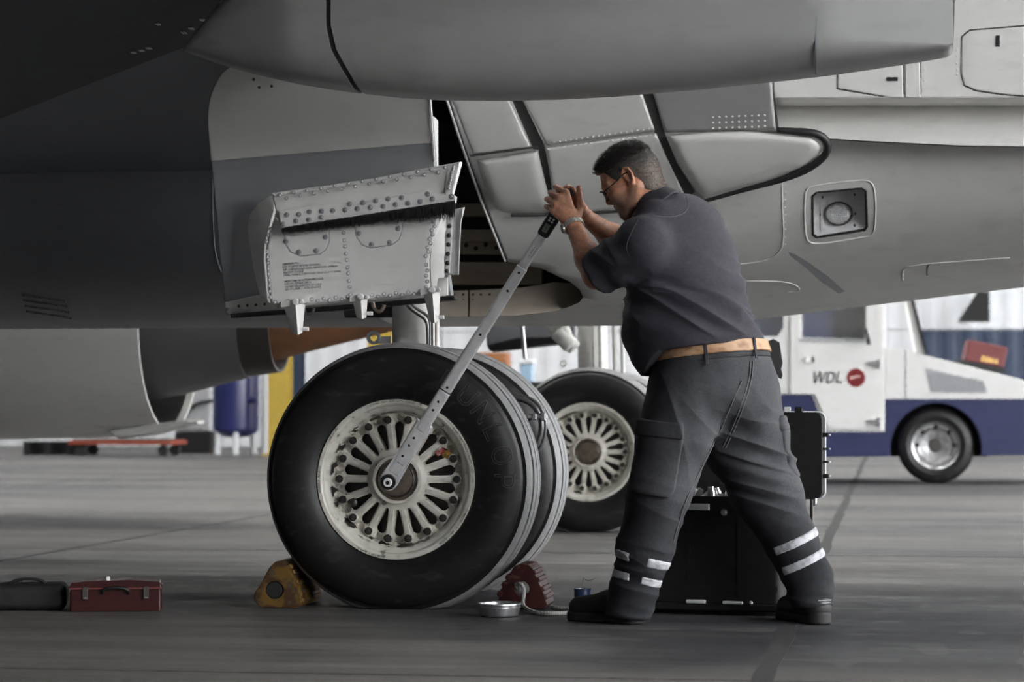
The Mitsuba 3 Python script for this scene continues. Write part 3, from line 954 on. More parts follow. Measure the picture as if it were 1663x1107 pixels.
def outline_letters(text, height, angles, radius, y):
    out = []
    for ch, a_ in zip(text, angles):
        m = meshkit.text_mesh(ch, height, 0.02)
        sh = m.section([0, 0, 1], [0, 0, 0.01]).to_2D()[0]
        polys = [p for p in sh.polygons_full]
        for p in polys:
            x0, y0, x1, y1 = p.bounds
        line = shapely.union_all([p.boundary for p in polys]).buffer(0.0019)
        cx = (line.bounds[0] + line.bounds[2]) / 2
        cy = (line.bounds[1] + line.bounds[3]) / 2
        am = math.radians(a_)
        c, s = math.cos(am), math.sin(am)
        for g in getattr(line, 'geoms', [line]):
            e = trimesh.creation.extrude_polygon(g, 0.008, engine='earcut')
            v = np.asarray(e.vertices)
            lx, ly = v[:, 0] - cx, (v[:, 1] - cy)
            rr = np.hypot(radius + ly, lx)
            yy = np.interp(rr, [p_[0] for p_ in half], [p_[1] for p_ in half])
            X = (radius + ly) * c + lx * s
            Z = (radius + ly) * s - lx * c
            e.vertices = np.stack([X, yy + 0.004 - v[:, 2] + 0.0, Z], 1)
            out.append(e)
    return cat_(out)


def wheel(t_face, s0, detail=True, flip=False, rot=0.0):
    k = uniq(AIR + '__wheel')
    M = AC4 @ mat4((s0, t_face, AXZ))
    if flip:
        F = np.diag([-1.0, -1, 1, 1])
        F[1, 3] = 0.406
        M = M @ F
    put(k + '__tire', sideS, M)
    put(k + '__tire_tread', treadS, M)
    put(k + '__tread_groove', grooveS, M, kind='stuff')
    put(k + '__rim', rimS, M)
    put(k + '__brake_disc', backS, M)
    put(k + '__hub_cap', capS, M)
    put(k + '__hub_ring', ringcapS, M)
    if detail:
        for b in range(NB):
            a = 2 * math.pi * b / NB
            L = np.eye(4)
            L[:3, 3] = [0.233 * math.cos(a), 0.070, -0.233 * math.sin(a)]
            put(k + '__bolt', boltS, M @ L)
    return k, M


SEP = 0.85
W0, M0 = wheel(0.0, 0.0)
wheel(SEP, 0.0, False, True)
hub_far = to_ac(PT(np.array([953.0]), np.array([735.0]), np.array([5.94]))[0])
SF = float(hub_far[0])
W2, M2 = wheel(5.94, SF)
wheel(5.94 + SEP, SF, False, True)
add(W0 + '__lettering', outline_letters('DUNLOP', 0.076, [60.5, 48.5, 37, 25.5, 12.5, -0.5], 0.432, 0.0), RUBBER_LIT, 30, M0, label='raised maker name on the sidewall')
small = cat_([disc_letters('CUSTOMS 0079  LSS LEVY  TSO 84', 0.303, 0.0075, 112, y=0.0222), disc_letters('SERIAL NO', 0.303, 0.0075, 150, y=0.0222), disc_letters('GOODS 3  RELEASE', 0.303, 0.0075, 190, y=0.0222),
              disc_letters('MONITOR 2  SUPPLY', 0.303, 0.0075, 262, y=0.0222), disc_letters('MULTIPLY 07  MADE IN USA', 0.303, 0.0075, -25, y=0.0222), disc_letters('WHEEL ASSY 90 005 COND 9  LIMIT TYRE', 0.303, 0.0075, 42, y=0.0222)])
add(W0 + '__rim_lettering', small, BOLT, False, M0)
# valve (brass) in one slot, charging plug in another, small red placard on a spoke
a = math.radians(26.5)
add(W0 + '__valve', xf(cat_([xf(lathe([(0, -0.008), (0.0035, -0.008), (0.0055, -0.005), (0.0055, 0.02), (0, 0.02)], 14), TOY), xf(lathe([(0.004, 0.004), (0.018, 0.004), (0.018, 0.03), (0.004, 0.03)], 16, True), TOY)]), mat4((0.213 * math.cos(a), 0.082, 0.213 * math.sin(a)))), BRASS, 30, M0)
a = math.radians(207)
add(W0 + '__charging_plug', xf(xf(lathe([(0, -0.012), (0.008, -0.012), (0.012, -0.006), (0.018, -0.002), (0.018, 0.02), (0, 0.02)], 16), TOY), mat4((0.204 * math.cos(a), 0.078, 0.204 * math.sin(a)))), DARKSTEEL, 30, M0)
REDP = mat('red_label', (0.28, 0.035, 0.02), 0.5)
pl = box(0.036, 0.0015, 0.022, (0, 0, 0))
L = np.eye(4)
a = math.radians(37)
c_, s_ = math.cos(math.radians(30)), math.sin(math.radians(30))
L[:3, :3] = [[c_, 0, -s_], [0, 1, 0], [s_, 0, c_]]
L[:3, 3] = [0.168, 0.0665, 0.106]
add(W0 + '__placard', pl, REDP, False, M0 @ L)
tx = cat_([xf(meshkit.text_mesh(w, 0.0042, 0.0006), np.array([[1, 0, 0, -0.015], [0, 0, -1, -0.0008], [0, 1, 0, z], [0, 0, 0, 1.0]])) for w, z in (('WARNING', 0.0045), ('DEFLATE', -0.0025), ('TIRE', -0.009))])
add(W0 + '__placard_lettering', tx, WHITE, False, M0 @ L)

# --- legs, axles, hoses
def gear_leg(tc, s0, far=False):
    k = uniq(AIR + '__gear_leg')
    put(k, shape(cat_([rod((s0 - 0.035, tc, 0.72), (s0 - 0.045, tc, 1.98), 0.098, n=32), rod((s0 - 0.03, tc, 0.40), (s0 - 0.035, tc, 0.74), 0.075, n=28), xf(lathe([(0.098, 0), (0.108, 0.01), (0.108, 0.04), (0.098, 0.05)], 32), frame((s0 - 0.035, tc, 0.93), (0, 0, 1)))]), WHITEGEAR, 40), AC4, label='white landing gear leg')
    put(k + '__axle', shape(rod((s0, tc - 0.52, AXZ), (s0, tc + 0.52, AXZ), 0.06, n=24), STEEL, 40), AC4)
    return k


TCG = 0.406 / 2 + SEP / 2
LEG = gear_leg(TCG, 0.0)
LEGF = gear_leg(5.94 + TCG, SF, True)


def ptube(key, pts, t, r, m_, n=40, world=None):
    p = np.asarray(pts, float)
    q_ = PT(p[:, 0], p[:, 1], np.broadcast_to(t, len(p)).astype(float))
    return add(key, sweep(spline(q_, n) if len(p) > 2 else q_, r, 10), m_, True)


ptube(LEG + '__hydraulic_line', [(655, 480), (662, 497), (682, 513), (691, 521), (694, 540), (694, 600)], 0.5, 0.005, DARKSTEEL)
ptube(LEG + '__hydraulic_line', [(663, 480), (672, 497), (688, 508), (697, 518), (699, 540), (699, 600)], 0.5, 0.006, STEEL)
ptube(LEG + '__hydraulic_line', [(702, 500), (703, 540), (703, 600)], 0.5, 0.008, STEEL)
ptube(LEG + '__hydraulic_line', [(708, 500), (708, 540), (708, 600)], 0.52, 0.006, TAN)
# towing lug
o = PT(np.array([607.0]), np.array([548.0]), np.array([0.5]))[0]
add(LEG + '__lug', cat_([xf(lathe([(0.016, -0.01), (0.028, -0.01), (0.028, 0.01), (0.016, 0.01)], 24, True), frame(o, AV)), box(0.05, 0.02, 0.03, o + np.array([0.045, 0, -0.01]))]), STEEL, 30)
# brake hoses looping out between the two tires
HOSE = mat('hose_braid', (0.16, 0.16, 0.165), 0.3, 0.7)
ptube(LEG + '__brake_hose', [(800, 652), (838, 647), (860, 654), (873, 668), (879, 690), (876, 710), (866, 730), (845, 745)], 0.60, 0.0115, HOSE, 60)
ptube(LEG + '__brake_hose', [(800, 650), (842, 644), (866, 650), (880, 666), (886, 690), (882, 714), (870, 736), (845, 752)], 0.64, 0.007, HOSE, 60)
ptube(LEG + '__brake_hose', [(810, 652), (845, 650), (868, 660), (882, 680), (884, 705), (874, 730)], 0.66, 0.005, RUBBER, 50)
o = PT(np.array([872.0]), np.array([676.0]), np.array([0.6]))[0]
add(LEG + '__hose_clamp', cat_([box(0.085, 0.05, 0.02, o + np.array([0, -0.01, 0]), 0.004), box(0.02, 0.055, 0.035, o + np.array([0.025, -0.012, 0]), 0.004), box(0.02, 0.055, 0.03, o + np.array([-0.012, -0.012, 0]), 0.004), rod(o + np.array([-0.06, 0, -0.012]), o + np.array([-0.02, 0, 0]), 0.014)]), STEEL, 30)
# far gear: drag brace, actuator, lines
def prod(key, a, b, t, r, m_, r2=None):
    p = PT(np.array([a[0], b[0]], float), np.array([a[1], b[1]], float), np.full(2, float(t)))
    return add(key, rod(p[0], p[1], r, r2, 20), m_, 40)


tf = 5.94 + TCG
prod(LEGF + '__drag_brace', (872, 500), (934, 566), tf - 0.25, 0.05, WHITEGEAR)
prod(LEGF + '__drag_brace', (898, 500), (922, 545), tf - 0.3, 0.035, WHITEGEAR)
prod(LEGF + '__brace_joint', (905, 538), (928, 562), tf - 0.3, 0.055, WHITEGEAR)
prod(LEGF + '__door_rod', (847, 520), (853, 582), tf - 0.9, 0.013, STEEL)
for x in (966, 976, 999, 1012):
    prod(LEGF + '__hydraulic_line', (x - 3, 500), (x, 606), tf - 0.2, 0.014, WHITEGEAR)
add(LEGF + '__gear_door', patch([(786, 505), (938, 505), (934, 556), (905, 560), (850, 566), (800, 572), (790, 560)], lambda a, b: PT(a, b, tf + 0.5 + 0 * a), AV, 0.05, 20, 4, 0.02), PAINTD, 30)
add(LEGF + '__door_arm', patch([(790, 560), (840, 548), (905, 546), (934, 545), (934, 556), (880, 559), (840, 566), (795, 570)], lambda a, b: PT(a, b, tf + 0.42 + 0 * a), AV, 0.05, 20, 2, 0.01), BLACKM, 30)
o = PT(np.array([915.0]), np.array([590.0]), np.array([tf - 0.35]))[0]
add(LEGF + '__lug', xf(lathe([(0.013, -0.01), (0.022, -0.01), (0.022, 0.01), (0.013, 0.01)], 20, True), frame(o, AV)), WHITEGEAR, 30)

# --- leg door (large, behind) and the riveted wheel door in front of it
def tA(px, py):
    yc = 262 - (px - 340) * 0.083
    return np.where(py > yc, 0.02 + (py - yc) / 250 * 0.14, 0.02 + (yc - py) / 150 * 0.045)


def pA(off=0.0):
    return lambda a, b: PT(a, b, tA(a, b) - off)


outA = spline([(392, 100), (366, 113), (349, 134), (339, 162), (336, 190), (338, 225)], 16).tolist() + [(342, 262), (350, 350), (358, 430), (365, 508), (376, 514), (500, 507), (640, 496), (735, 486), (720, 380), (706, 262), (697, 150), (640, 120), (500, 90)]
LD = add(AIR + '__leg_door', patch(outA, pA(), AV, 0.03, 9, 3, 0.012), PAINTM, 30, label='large grey landing gear leg door')  # darker grey holds the shade on the lower half
add(LD + '__edge_flange', patch([(696, 150), (698, 150), (706, 262), (704, 262)], pA(0.012), AV, 0.012, 8), PAINT2, 30)
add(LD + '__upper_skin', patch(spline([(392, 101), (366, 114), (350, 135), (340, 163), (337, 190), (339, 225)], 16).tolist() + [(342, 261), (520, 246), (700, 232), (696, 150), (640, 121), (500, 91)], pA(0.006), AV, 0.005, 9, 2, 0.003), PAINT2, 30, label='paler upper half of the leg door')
add(LD + '__lower_flange', patch([(364, 490), (438, 474), (470, 482), (640, 470), (720, 464), (722, 486), (640, 494), (500, 505), (376, 512), (366, 508)], pA(0.03), AV, 0.03, 9, 2, 0.008), PAINT, 30)
q = np.array([(374, 511.5), (470, 505), (600, 496), (737, 484)], float)
add(LD + '__rubber_seal', patch([(374, 509), (470, 501.5), (600, 491), (718, 480.5), (738, 479), (738, 487), (718, 488.5), (600, 499.5), (470, 509.5), (374, 516)], pA(0.06), AV, 0.05, 9, 2, 0.01), RUBBER, 30, label='black rubber strip along the lower edge')
rivets(LD + '__rivet_rows', [(388 + 14 * k, 497 - 1.1 * k) for k in range(4)] + [(412, 129), (421, 142), (441, 140)], pA(0.032), 0.006, 0.003, DARKSTEEL)

TB = -0.16
PB = lambda off=0.0: (lambda a, b: PT(a, b, TB - off + 0 * a))
plate = [(444, 352), (436, 375), (431, 397), (430, 422), (433, 460), (438, 491), (446, 497), (460, 498), (560, 489), (690, 478), (699, 472), (697, 422), (701, 395), (706, 372), (716, 346), (716, 318), (600, 340), (470, 360)]
WD = add(AIR + '__wheel_door', patch(plate, PB(), AV, 0.05, 8, 6, 0.02), DOORP, 40, label='riveted light grey wheel door with warning text')
add(WD + '__side_lip', patch([(447, 316), (436, 318), (418, 330), (406, 345), (401, 370), (404, 395), (408, 420), (415, 455), (421, 478), (436, 492), (433, 460), (430, 422), (431, 397), (437, 372), (446, 340)], lambda a, b: PT(a, b, TB + 0.09 + np.clip((418 - a) / 18, 0, 1) ** 2 * 0.05), AV, 0.02, 7, 2, 0.008), DOORP, 40)
add(WD + '__edge_return', patch([(699, 470), (697, 422), (701, 395), (706, 372), (716, 345), (735, 338), (724, 370), (719, 420), (720, 462), (712, 476)], lambda a, b: PT(a, b, TB + 0.01 + np.clip((a - 700) / 20, 0, 1) * 0.1), AV, 0.02, 7, 2, 0.008), PAINT, 40)
add(WD + '__end_flange', patch([(731, 341), (754, 336), (748, 362), (744, 446), (722, 446), (722, 380)], lambda a, b: PT(a, b, TB + 0.03 - np.clip((a - 735) / 15, 0, 1) * 0.03), AV, 0.012, 7, 2, 0.004), ALU, 30)
add(WD + '__end_strip', patch([(725, 350), (735, 348), (733, 400), (730, 444), (721, 444), (723, 395)], PB(-0.012), AV, 0.012, 7, 1.5, 0.003), DOORP, 30)
for y in (367, 382, 397, 412, 427, 440):
    x = 730 - (y - 367) * 0.055
    o = PT(np.array([x]), np.array([float(y)]), np.array([TB + 0.011]))[0]
    add(WD + '__screw', xf(lathe([(0, 0.006), (0.004, 0.006), (0.008, 0.004), (0.0085, 0)], 12), frame(o, -AV, AU)), DARKSTEEL, 40)
add(WD + '__end_tab', patch([(711, 451), (727, 450), (727, 479), (708, 481)], PB(-0.015), AV, 0.012, 6, 1.5, 0.003), DOORP, 30)
# upper plate, its brush strip and bristles
strip = [(440, 313), (600, 290), (748, 263), (741, 290), (734, 316), (600, 340), (520, 352), (452, 362), (448, 345)]
add(WD + '__upper_plate', patch(strip, lambda a, b: PT(a, b, TB - 0.045 - np.clip((330 - b) / 60, 0, 1) * 0.015), AV, 0.03, 7, 3, 0.008), DOORP, 30)
add(WD + '__top_lip', patch([(439, 314), (600, 290), (748, 262), (746, 270), (600, 297), (446, 319)], PB(0.07), AV, 0.03, 8, 2, 0.006), DOORP, 30)
add(WD + '__end_lip', patch([(726, 268), (747, 264), (735, 315), (722, 318)], PB(0.065), AV, 0.012, 7, 2, 0.004), DOORP, 30)
add(WD + '__brush_holder', patch([(451, 341), (520, 332), (600, 326), (680, 311), (734, 315), (741, 319), (740, 329), (700, 335), (600, 351), (520, 363), (457, 373)], PB(0.062), AV, 0.014, 7, 2, 0.005), DOORP, 30)
bv, bf = [], []
brs = np.random.default_rng(11)
for k in range(3400):
    f_ = brs.random() ** 0.8
    x = 458 + 280 * f_
    y0 = np.interp(x, [457, 520, 600, 700, 740], [371, 361, 349, 333, 327]) + brs.uniform(-2, 1)
    Lp = np.interp(f_, [0, 0.15, 0.6, 1], [10, 13, 17, 27]) * brs.uniform(0.5, 1.25)
    dx = brs.normal(0, 2.6) - 1.2
    t0 = TB - 0.058 + brs.uniform(-0.02, 0.02)
    a_ = PT(np.array([x]), np.array([y0]), np.array([t0]))[0]
    b_ = PT(np.array([x + dx]), np.array([y0 + Lp]), np.array([t0 + brs.uniform(-0.02, 0.02)]))[0]
    w = AU * 0.0019
    n0 = len(bv)
    bv += [a_ - w, a_ + w, b_, a_ + AV * 0.002]
    bf += [[n0, n0 + 1, n0 + 2], [n0 + 1, n0 + 3, n0 + 2], [n0 + 3, n0, n0 + 2]]
tag(add(WD + '__brush_bristles', trimesh.Trimesh(np.array(bv), np.array(bf), process=False), BRISTLE, False), kind='stuff', label='black brush bristles')
add(WD + '__brush_core', patch([(458, 366), (600, 345), (738, 323), (737, 338), (600, 353), (500, 366), (470, 370)], PB(0.055), AV, 0.03, 8, 2, 0.008), BRISTLE, 30)
# access covers
for poly in ([(462, 378), (458, 372), (534, 360), (534, 392), (529, 405), (519, 412), (488, 415), (472, 408), (464, 395)], [(577, 362), (653, 348), (652, 375), (647, 389), (636, 397), (602, 402), (587, 396), (579, 383)]):
    q = np.asarray(sg.Polygon(poly).buffer(-1).buffer(1).exterior.coords)
    add(WD + '__access_cover', patch(poly, PB(0.002), AV, 0.004, 7, 1.5, 0.002), DOORP, 30)
    q = np.asarray(shapely.segmentize(sg.Polygon(poly).buffer(0.8).exterior, 4).coords)[:-1]
    add(WD + '__cover_gap', sweep(PB(0.0)(q[:, 0], q[:, 1]), 0.0016, 5, True), PAINTD, True)
rivets(WD + '__rivet_rows', [(464, 392), (485, 409), (513, 407), (528, 385), (582, 379), (603, 397), (632, 394), (646, 371)], PB(0.002), 0.0066, 0.006, STEEL, ring=True)
pts = [(439, 372), (435.5, 382), (433, 392)] + [(434 + k * 0.65, 408 + 9.3 * k) for k in range(9)]
pts += [(558 + k * 1.25, 378 + 11 * k + (k % 2)) for k in range(10)]
pts += [(704 - 1.6 * k + (k % 2) * 3, 360 + 7 * k) for k in range(9)] + [(692 + (k % 2) * 2, 430 + 9 * k) for k in range(5)]
pts += [(447 + 9.8 * k, 490.5 - 0.73 * k + (k % 2) * 3.4) for k in range(25)]
rivets(WD + '__rivet_rows', pts, PB(0.0), 0.0050, 0.0045, DOORP, ring=True)
pts = [(454 + 11.2 * k, 317 - 1.89 * k + (6.5 if k % 2 else 0)) for k in range(25)]
pts += [(737 - 1.0 * k, 271 + 4.3 * k) for k in range(9)]
rivets(WD + '__rivet_rows', pts, PB(0.072), 0.0046, 0.0045, DOORP, ring=True)
pts = [(459, 364), (480, 359), (501, 357), (521, 353), (540, 342), (560, 341), (580, 339), (601, 337), (622, 335), (642, 332), (662, 330), (682, 327), (702, 323), (733, 319), (465, 349), (485, 348), (502, 344), (522, 343), (567, 331), (589, 329), (610, 326), (630, 323), (652, 321), (694, 315)]
rivets(WD + '__rivet_rows', pts, PB(0.063), 0.0066, 0.006, STEEL, ring=True)
# hinge arms below the door
for top, bot in (([(461, 498), (480, 494), (496, 491)], [(474, 541), (484, 544), (491, 540)]), ([(573, 489), (586, 486), (597, 484)], [(579, 515), (588, 518), (595, 515)]), ([(688, 478), (702, 475), (716, 472)], [(698, 522), (706, 525), (711, 521)])):
    pts_ = []
    for q_ in (top, bot):
        for (px, py), d_ in zip(q_, (0.0, -0.035, 0.02)):
            pts_.append(PT(np.array([float(px)]), np.array([float(py)]), np.array([TB + d_]))[0])
        pts_.append(PT(np.array([float(q_[1][0])]), np.array([float(q_[1][1] - 2)]), np.array([TB + 0.05]))[0])
    base = [PT(np.array([float(px)]), np.array([float(py)]), np.array([TB + d_]))[0] for px, py in ((top[0][0] - 5, top[0][1] - 8), (top[2][0] + 4, top[2][1] - 10), (top[0][0] - 5, top[0][1] + 1), (top[2][0] + 4, top[2][1])) for d_ in (-0.02, 0.05)]
    o = PT(np.array([bot[2][0] + 1.0]), np.array([bot[2][1] - 6.0]), np.array([TB + 0.0]))[0]
    o2 = PT(np.array([float(top[1][0])]), np.array([float(top[1][1] - 4)]), np.array([TB - 0.03]))[0]
    add(WD + '__hinge_arm', cat_([hull(pts_), hull(base), rod(o, o + AU * 0.022, 0.008), xf(dome(0.014, 0.012, 12), frame(o2, -AV)), xf(dome(0.009, 0.012, 10), frame(o2 + AU * 0.025, -AV))]), DOORP, 25)
ptube(WD + '__pipe_stub', [(493, 491), (494, 502), (499, 509), (506, 508), (510, 500)], TB + 0.06, 0.006, DARKSTEEL)
ptube(WD + '__pipe_stub', [(605, 490), (610, 503), (618, 505), (624, 494)], TB + 0.12, 0.008, BRONZE)
# stencilled text
EX = AU * math.cos(0.066) + np.array([0, 0, math.sin(0.066)])
EY = np.cross(-AV, EX)
tl = []
lines = [('EMBRAER 190', 458.4, 430.6), ('NUT TORQUE (WHEEL TURNING)', 459, 435.2), ('PRE TORQUE 4350-4380 LBF.IN (491-495Nm)', 459.4, 439.8), ('RELEASE TORQUE', 460, 444.2), ('FINAL TORQUE 1300-1333 LBF.IN (147-151Nm)', 460.4, 448.6),
         ('MAIN TIRE INFLATION PRESSURE', 461.4, 458.4), ('(USE NITROGEN ONLY)', 461.8, 462.8), ('A/C ON GROUND 152± 5/-0 PSI', 462.4, 467.2), ('A/C ON JACK      157± 5/-0 PSI', 462.8, 471.6)]
for s_, x, y in lines:
    m = meshkit.text_mesh(s_, 0.0072, 0.0008, True)
    o = PT(np.array([x]), np.array([y]), np.array([TB - 0.0005]))[0]
    M = np.eye(4)
    M[:3, 0], M[:3, 1], M[:3, 2], M[:3, 3] = EX * 0.94, EY, -AV, o
    tl.append(xf(m, M))
add(WD + '__lettering', cat_(tl), INK, False, label='black stencilled torque and tire pressure text')

# --- far engine: fan cowl, core, exhaust plug
TE = 8.1
zE = 1.40
def s_at(px, t=TE, py=640):
    return float(to_ac(PT(np.array([float(px)]), np.array([float(py)]), np.array([t]))[0])[0])


def axial(prof, n=72):
    """lathe of (s, r) about the engine's axis"""
    m = lathe([(r, s) for s, r in prof], n)
    M = np.array([[0, 0, 1, 0], [1, 0, 0, TE], [0, 1, 0, zE], [0, 0, 0, 1.0]])
    return xf(m, M)


sc_ = s_at(277)
EN = add(AIR + '__engine', axial([(sc_ - 4.2, 0.70), (sc_ - 3.6, 0.80), (sc_ - 2.6, 0.85), (sc_ - 1.2, 0.855), (sc_ - 0.5, 0.84), (sc_, 0.80), (sc_, 0.785), (sc_ - 0.6, 0.77), (sc_ - 1.6, 0.74)]), PAINT2, 40, AC4, label='far engine with pale cowling')
add(EN + '__bypass_duct', axial([(sc_ - 0.05, 0.78), (sc_ - 0.7, 0.76), (sc_ - 0.7, 0.3)]), HOLE, 40, AC4)
s3, s4, s5, s6 = s_at(300), s_at(405), s_at(432), s_at(455)
add(EN + '__core_cowl', axial([(sc_ - 0.6, 0.60), (s_at(255), 0.56), (s3, 0.52), (s_at(350), 0.46), (s4, 0.40), (s4, 0.33)]), mat('core_metal', (0.13, 0.13, 0.135), 0.45, 0.5), 40, AC4)
add(EN + '__nozzle', axial([(s4 - 0.02, 0.395), (s5, 0.375), (s6, 0.36), (s6, 0.34), (s4, 0.3)]), DARKSTEEL, 40, AC4)
RUST = mat('exhaust_rust', mikit.proc(lambda p, n, uv: mix((0.30, 0.135, 0.06), (0.12, 0.06, 0.035), fbm(p.x * 5, p.y * 5, p.z * 9, 3))), 0.5, 0.3)
add(EN + '__exhaust_plug', axial([(s5 - 0.1, 0.30), (s_at(445), 0.28), (s_at(520), 0.19), (s_at(600), 0.105), (s_at(640), 0.06), (s_at(660), 0.0)]), RUST, 40, AC4, label='rusty brown exhaust cone')
# opened lower cowl flap, a pale blade pointing aft
add(EN + '__drain_mast', patch([(170, 700), (230, 690), (300, 681), (322, 683), (320, 688), (280, 698), (245, 707), (190, 712)], lambda a, b: PT(a, b, TE - 0.35 + 0 * a), AV, 0.12, 8, 4, 0.04), PAINT2, 40)
# ------------------------------------------------------------------ soft bodies: signed distances meshed by surface nets
def seg(p, a, b, r1, r2):
    a, b = np.asarray(a, float), np.asarray(b, float)
    ab = b - a
    t = np.clip(((p - a) @ ab) / (ab @ ab), 0, 1)
    return np.linalg.norm(p - a - t[:, None] * ab, axis=1) - (r1 + (r2 - r1) * t)


def ell(p, c, r, R=None):
    q = p - np.asarray(c, float)
    if R is not None:
        q = q @ R            # columns of R are the ellipsoid's axes
    r = np.asarray(r, float)
    k0 = np.linalg.norm(q / r, axis=1)
    k1 = np.linalg.norm(q / r ** 2, axis=1) + 1e-9
    return k0 * (k0 - 1) / k1


def smin(a, b, k):
    h = np.clip(k - np.abs(a - b), 0, None) / k
    return np.minimum(a, b) - h * h * k * 0.25


def smax(a, b, k):
    return -smin(-a, -b, k)


def rbox(p, c, half, R, r):
    q = np.abs((p - np.asarray(c)) @ R) - np.asarray(half) + r
    return np.linalg.norm(np.clip(q, 0, None), axis=1) + np.minimum(q.max(1), 0) - r


def nets(f, lo, hi, h):
    """mesh of f = 0 in the box lo..hi with cells of size h"""
    lo, hi = np.asarray(lo, float), np.asarray(hi, float)
    B = 8
    nb = np.ceil((hi - lo) / (h * B)).astype(int)
    n = nb * B + 1
    ci = np.stack(np.meshgrid(*[np.arange(k) for k in nb], indexing='ij'), -1).reshape(-1, 3)
    cd = f(lo + (ci + 0.5) * B * h)
    G = np.empty(nb * B, np.float32)
    G6 = G.reshape(nb[0], B, nb[1], B, nb[2], B)
    G6[:] = np.where(cd > 0, 1.0, -1.0).reshape(nb[0], 1, nb[1], 1, nb[2], 1)
    act = ci[np.abs(cd) < B * h * 1.25]
    off = np.stack(np.meshgrid(*[np.arange(B)] * 3, indexing='ij'), -1).reshape(-1, 3)
    for s in range(0, len(act), 400):
        a = act[s:s + 400]
        idx = (a[:, None] * B + off[None]).reshape(-1, 3)
        G[idx[:, 0], idx[:, 1], idx[:, 2]] = f(lo + idx * h)
    S = G < 0
    nx, ny, nz = G.shape
    cell = np.full((nx - 1, ny - 1, nz - 1), -1, np.int64)
    cnt = np.zeros((nx - 1, ny - 1, nz - 1), np.int8)
    for a in (0, 1):
        for b in (0, 1):
            for c in (0, 1):
                cnt += S[a:nx - 1 + a, b:ny - 1 + b, c:nz - 1 + c]
    on = np.argwhere((cnt > 0) & (cnt < 8))
    cell[on[:, 0], on[:, 1], on[:, 2]] = np.arange(len(on))
    acc, num = np.zeros((len(on), 3)), np.zeros(len(on))
    cor = [(a, b, c) for a in (0, 1) for b in (0, 1) for c in (0, 1)]
    for u in cor:
        for w in range(3):
            if u[w] == 0:
                v = list(u)
                v[w] = 1
                g0 = G[on[:, 0] + u[0], on[:, 1] + u[1], on[:, 2] + u[2]]
                g1 = G[on[:, 0] + v[0], on[:, 1] + v[1], on[:, 2] + v[2]]
                m = (g0 < 0) != (g1 < 0)
                t = g0[m] / (g0[m] - g1[m])
                q = np.repeat(np.array(u, float)[None], m.sum(), 0)
                q[:, w] = t
                acc[m] += q
                num[m] += 1
    V = lo + (on + acc / num[:, None]) * h
    F = []
    for w in range(3):
        a = [slice(None)] * 3
        b = [slice(None)] * 3
        a[w], b[w] = slice(0, -1), slice(1, None)
        ch = S[tuple(a)] != S[tuple(b)]
        e = np.argwhere(ch)
        u, v = (w + 1) % 3, (w + 2) % 3
        e = e[(e[:, u] > 0) & (e[:, v] > 0) & (e[:, u] < G.shape[u] - 1) & (e[:, v] < G.shape[v] - 1)]
        if not len(e):
            continue

        def at(du, dv):
            i = e.copy()
            i[:, u] -= du
            i[:, v] -= dv
            return cell[i[:, 0], i[:, 1], i[:, 2]]
        q = np.stack([at(1, 1), at(0, 1), at(0, 0), at(1, 0)], 1)
        inside = S[e[:, 0], e[:, 1], e[:, 2]]
        q[~inside] = q[~inside][:, ::-1]
        F += [q[:, [0, 1, 2]], q[:, [0, 2, 3]]]
    m = trimesh.Trimesh(V, np.vstack(F), process=False)
    return m


def relax(m, it=6, lam=0.5):
    trimesh.smoothing.filter_taubin(m, lamb=lam, nu=lam + 0.02, iterations=it)
    return m


def hit(f, px, py, y0=8.0, y1=10.5):
    """march the ray of a photo pixel to f = 0"""
    px, py = np.atleast_1d(np.asarray(px, float)), np.atleast_1d(np.asarray(py, float))
    d = ray(px, py)
    Y = np.full(len(px), y0)
    for _ in range(120):
        Y = Y + np.clip(f(CAM + d * Y[:, None]) * 0.6, -0.03, 0.05)
        Y = np.minimum(Y, y1)
    return CAM + d * Y[:, None]


def grad(f, p, e=1e-3):
    g = np.stack([f(p + np.eye(3)[i] * e) - f(p - np.eye(3)[i] * e) for i in range(3)], 1)
    return g / (np.linalg.norm(g, axis=1, keepdims=True) + 1e-9)


def fold(p, a, b, fa, fb, seed):
    """long soft creases running along direction b (unit), repeating along a"""
    a, b = np.asarray(a, float), np.asarray(b, float)
    a, b = a / np.linalg.norm(a), b / np.linalg.norm(b)
    c = np.cross(a, b)
    q = np.stack([p @ a * fa, p @ b * fb, p @ c * fb], 1)
    w = meshkit.noise(q * 0.6 + 31, seed + 7)
    q[:, 0] += 1.6 * w
    n = meshkit.noise(q, seed)
    n2 = meshkit.noise(q * 2.1 + 5.5, seed + 3)
    return 1 - 2 * np.abs(2 * n - 1) ** 0.8 * 0.5 * 1.0 + 0.35 * (n2 - 0.5) - 0.5


# ------------------------------------------------------------------ the mechanic
YB = 8.85
YAWB = math.radians(35)
BF = np.array([-math.cos(YAWB), math.sin(YAWB), 0])       # the way he faces
BL = np.array([-math.sin(YAWB), -math.cos(YAWB), 0])      # his left
BZ = np.array([0, 0, 1.0])


def J(px, py, Y):
    return P(float(px), float(py), float(Y))


# head frame
th_, ph_ = math.radians(32), math.radians(13)
HF = np.array([-math.cos(th_) * math.cos(ph_), math.cos(th_) * math.sin(ph_), -math.sin(th_)])
HL = np.array([-math.sin(ph_), -math.cos(ph_), 0])
HU = np.cross(HF, HL)
HR = np.stack([HF, HL, HU], 1)
HO = J(1024, 291, 8.86)
HS = 1.03


def hp(f, l, u):
    return HO + HS * (HF * f + HL * l + HU * u)


def head_local(p):
    return (p - HO) @ HR / HS


def skull(q):
    d = ell(q, (-0.008, 0, 0.032), (0.103, 0.078, 0.088))
    return smin(d, ell(q, (-0.05, 0, 0.0), (0.055, 0.066, 0.06)), 0.03)


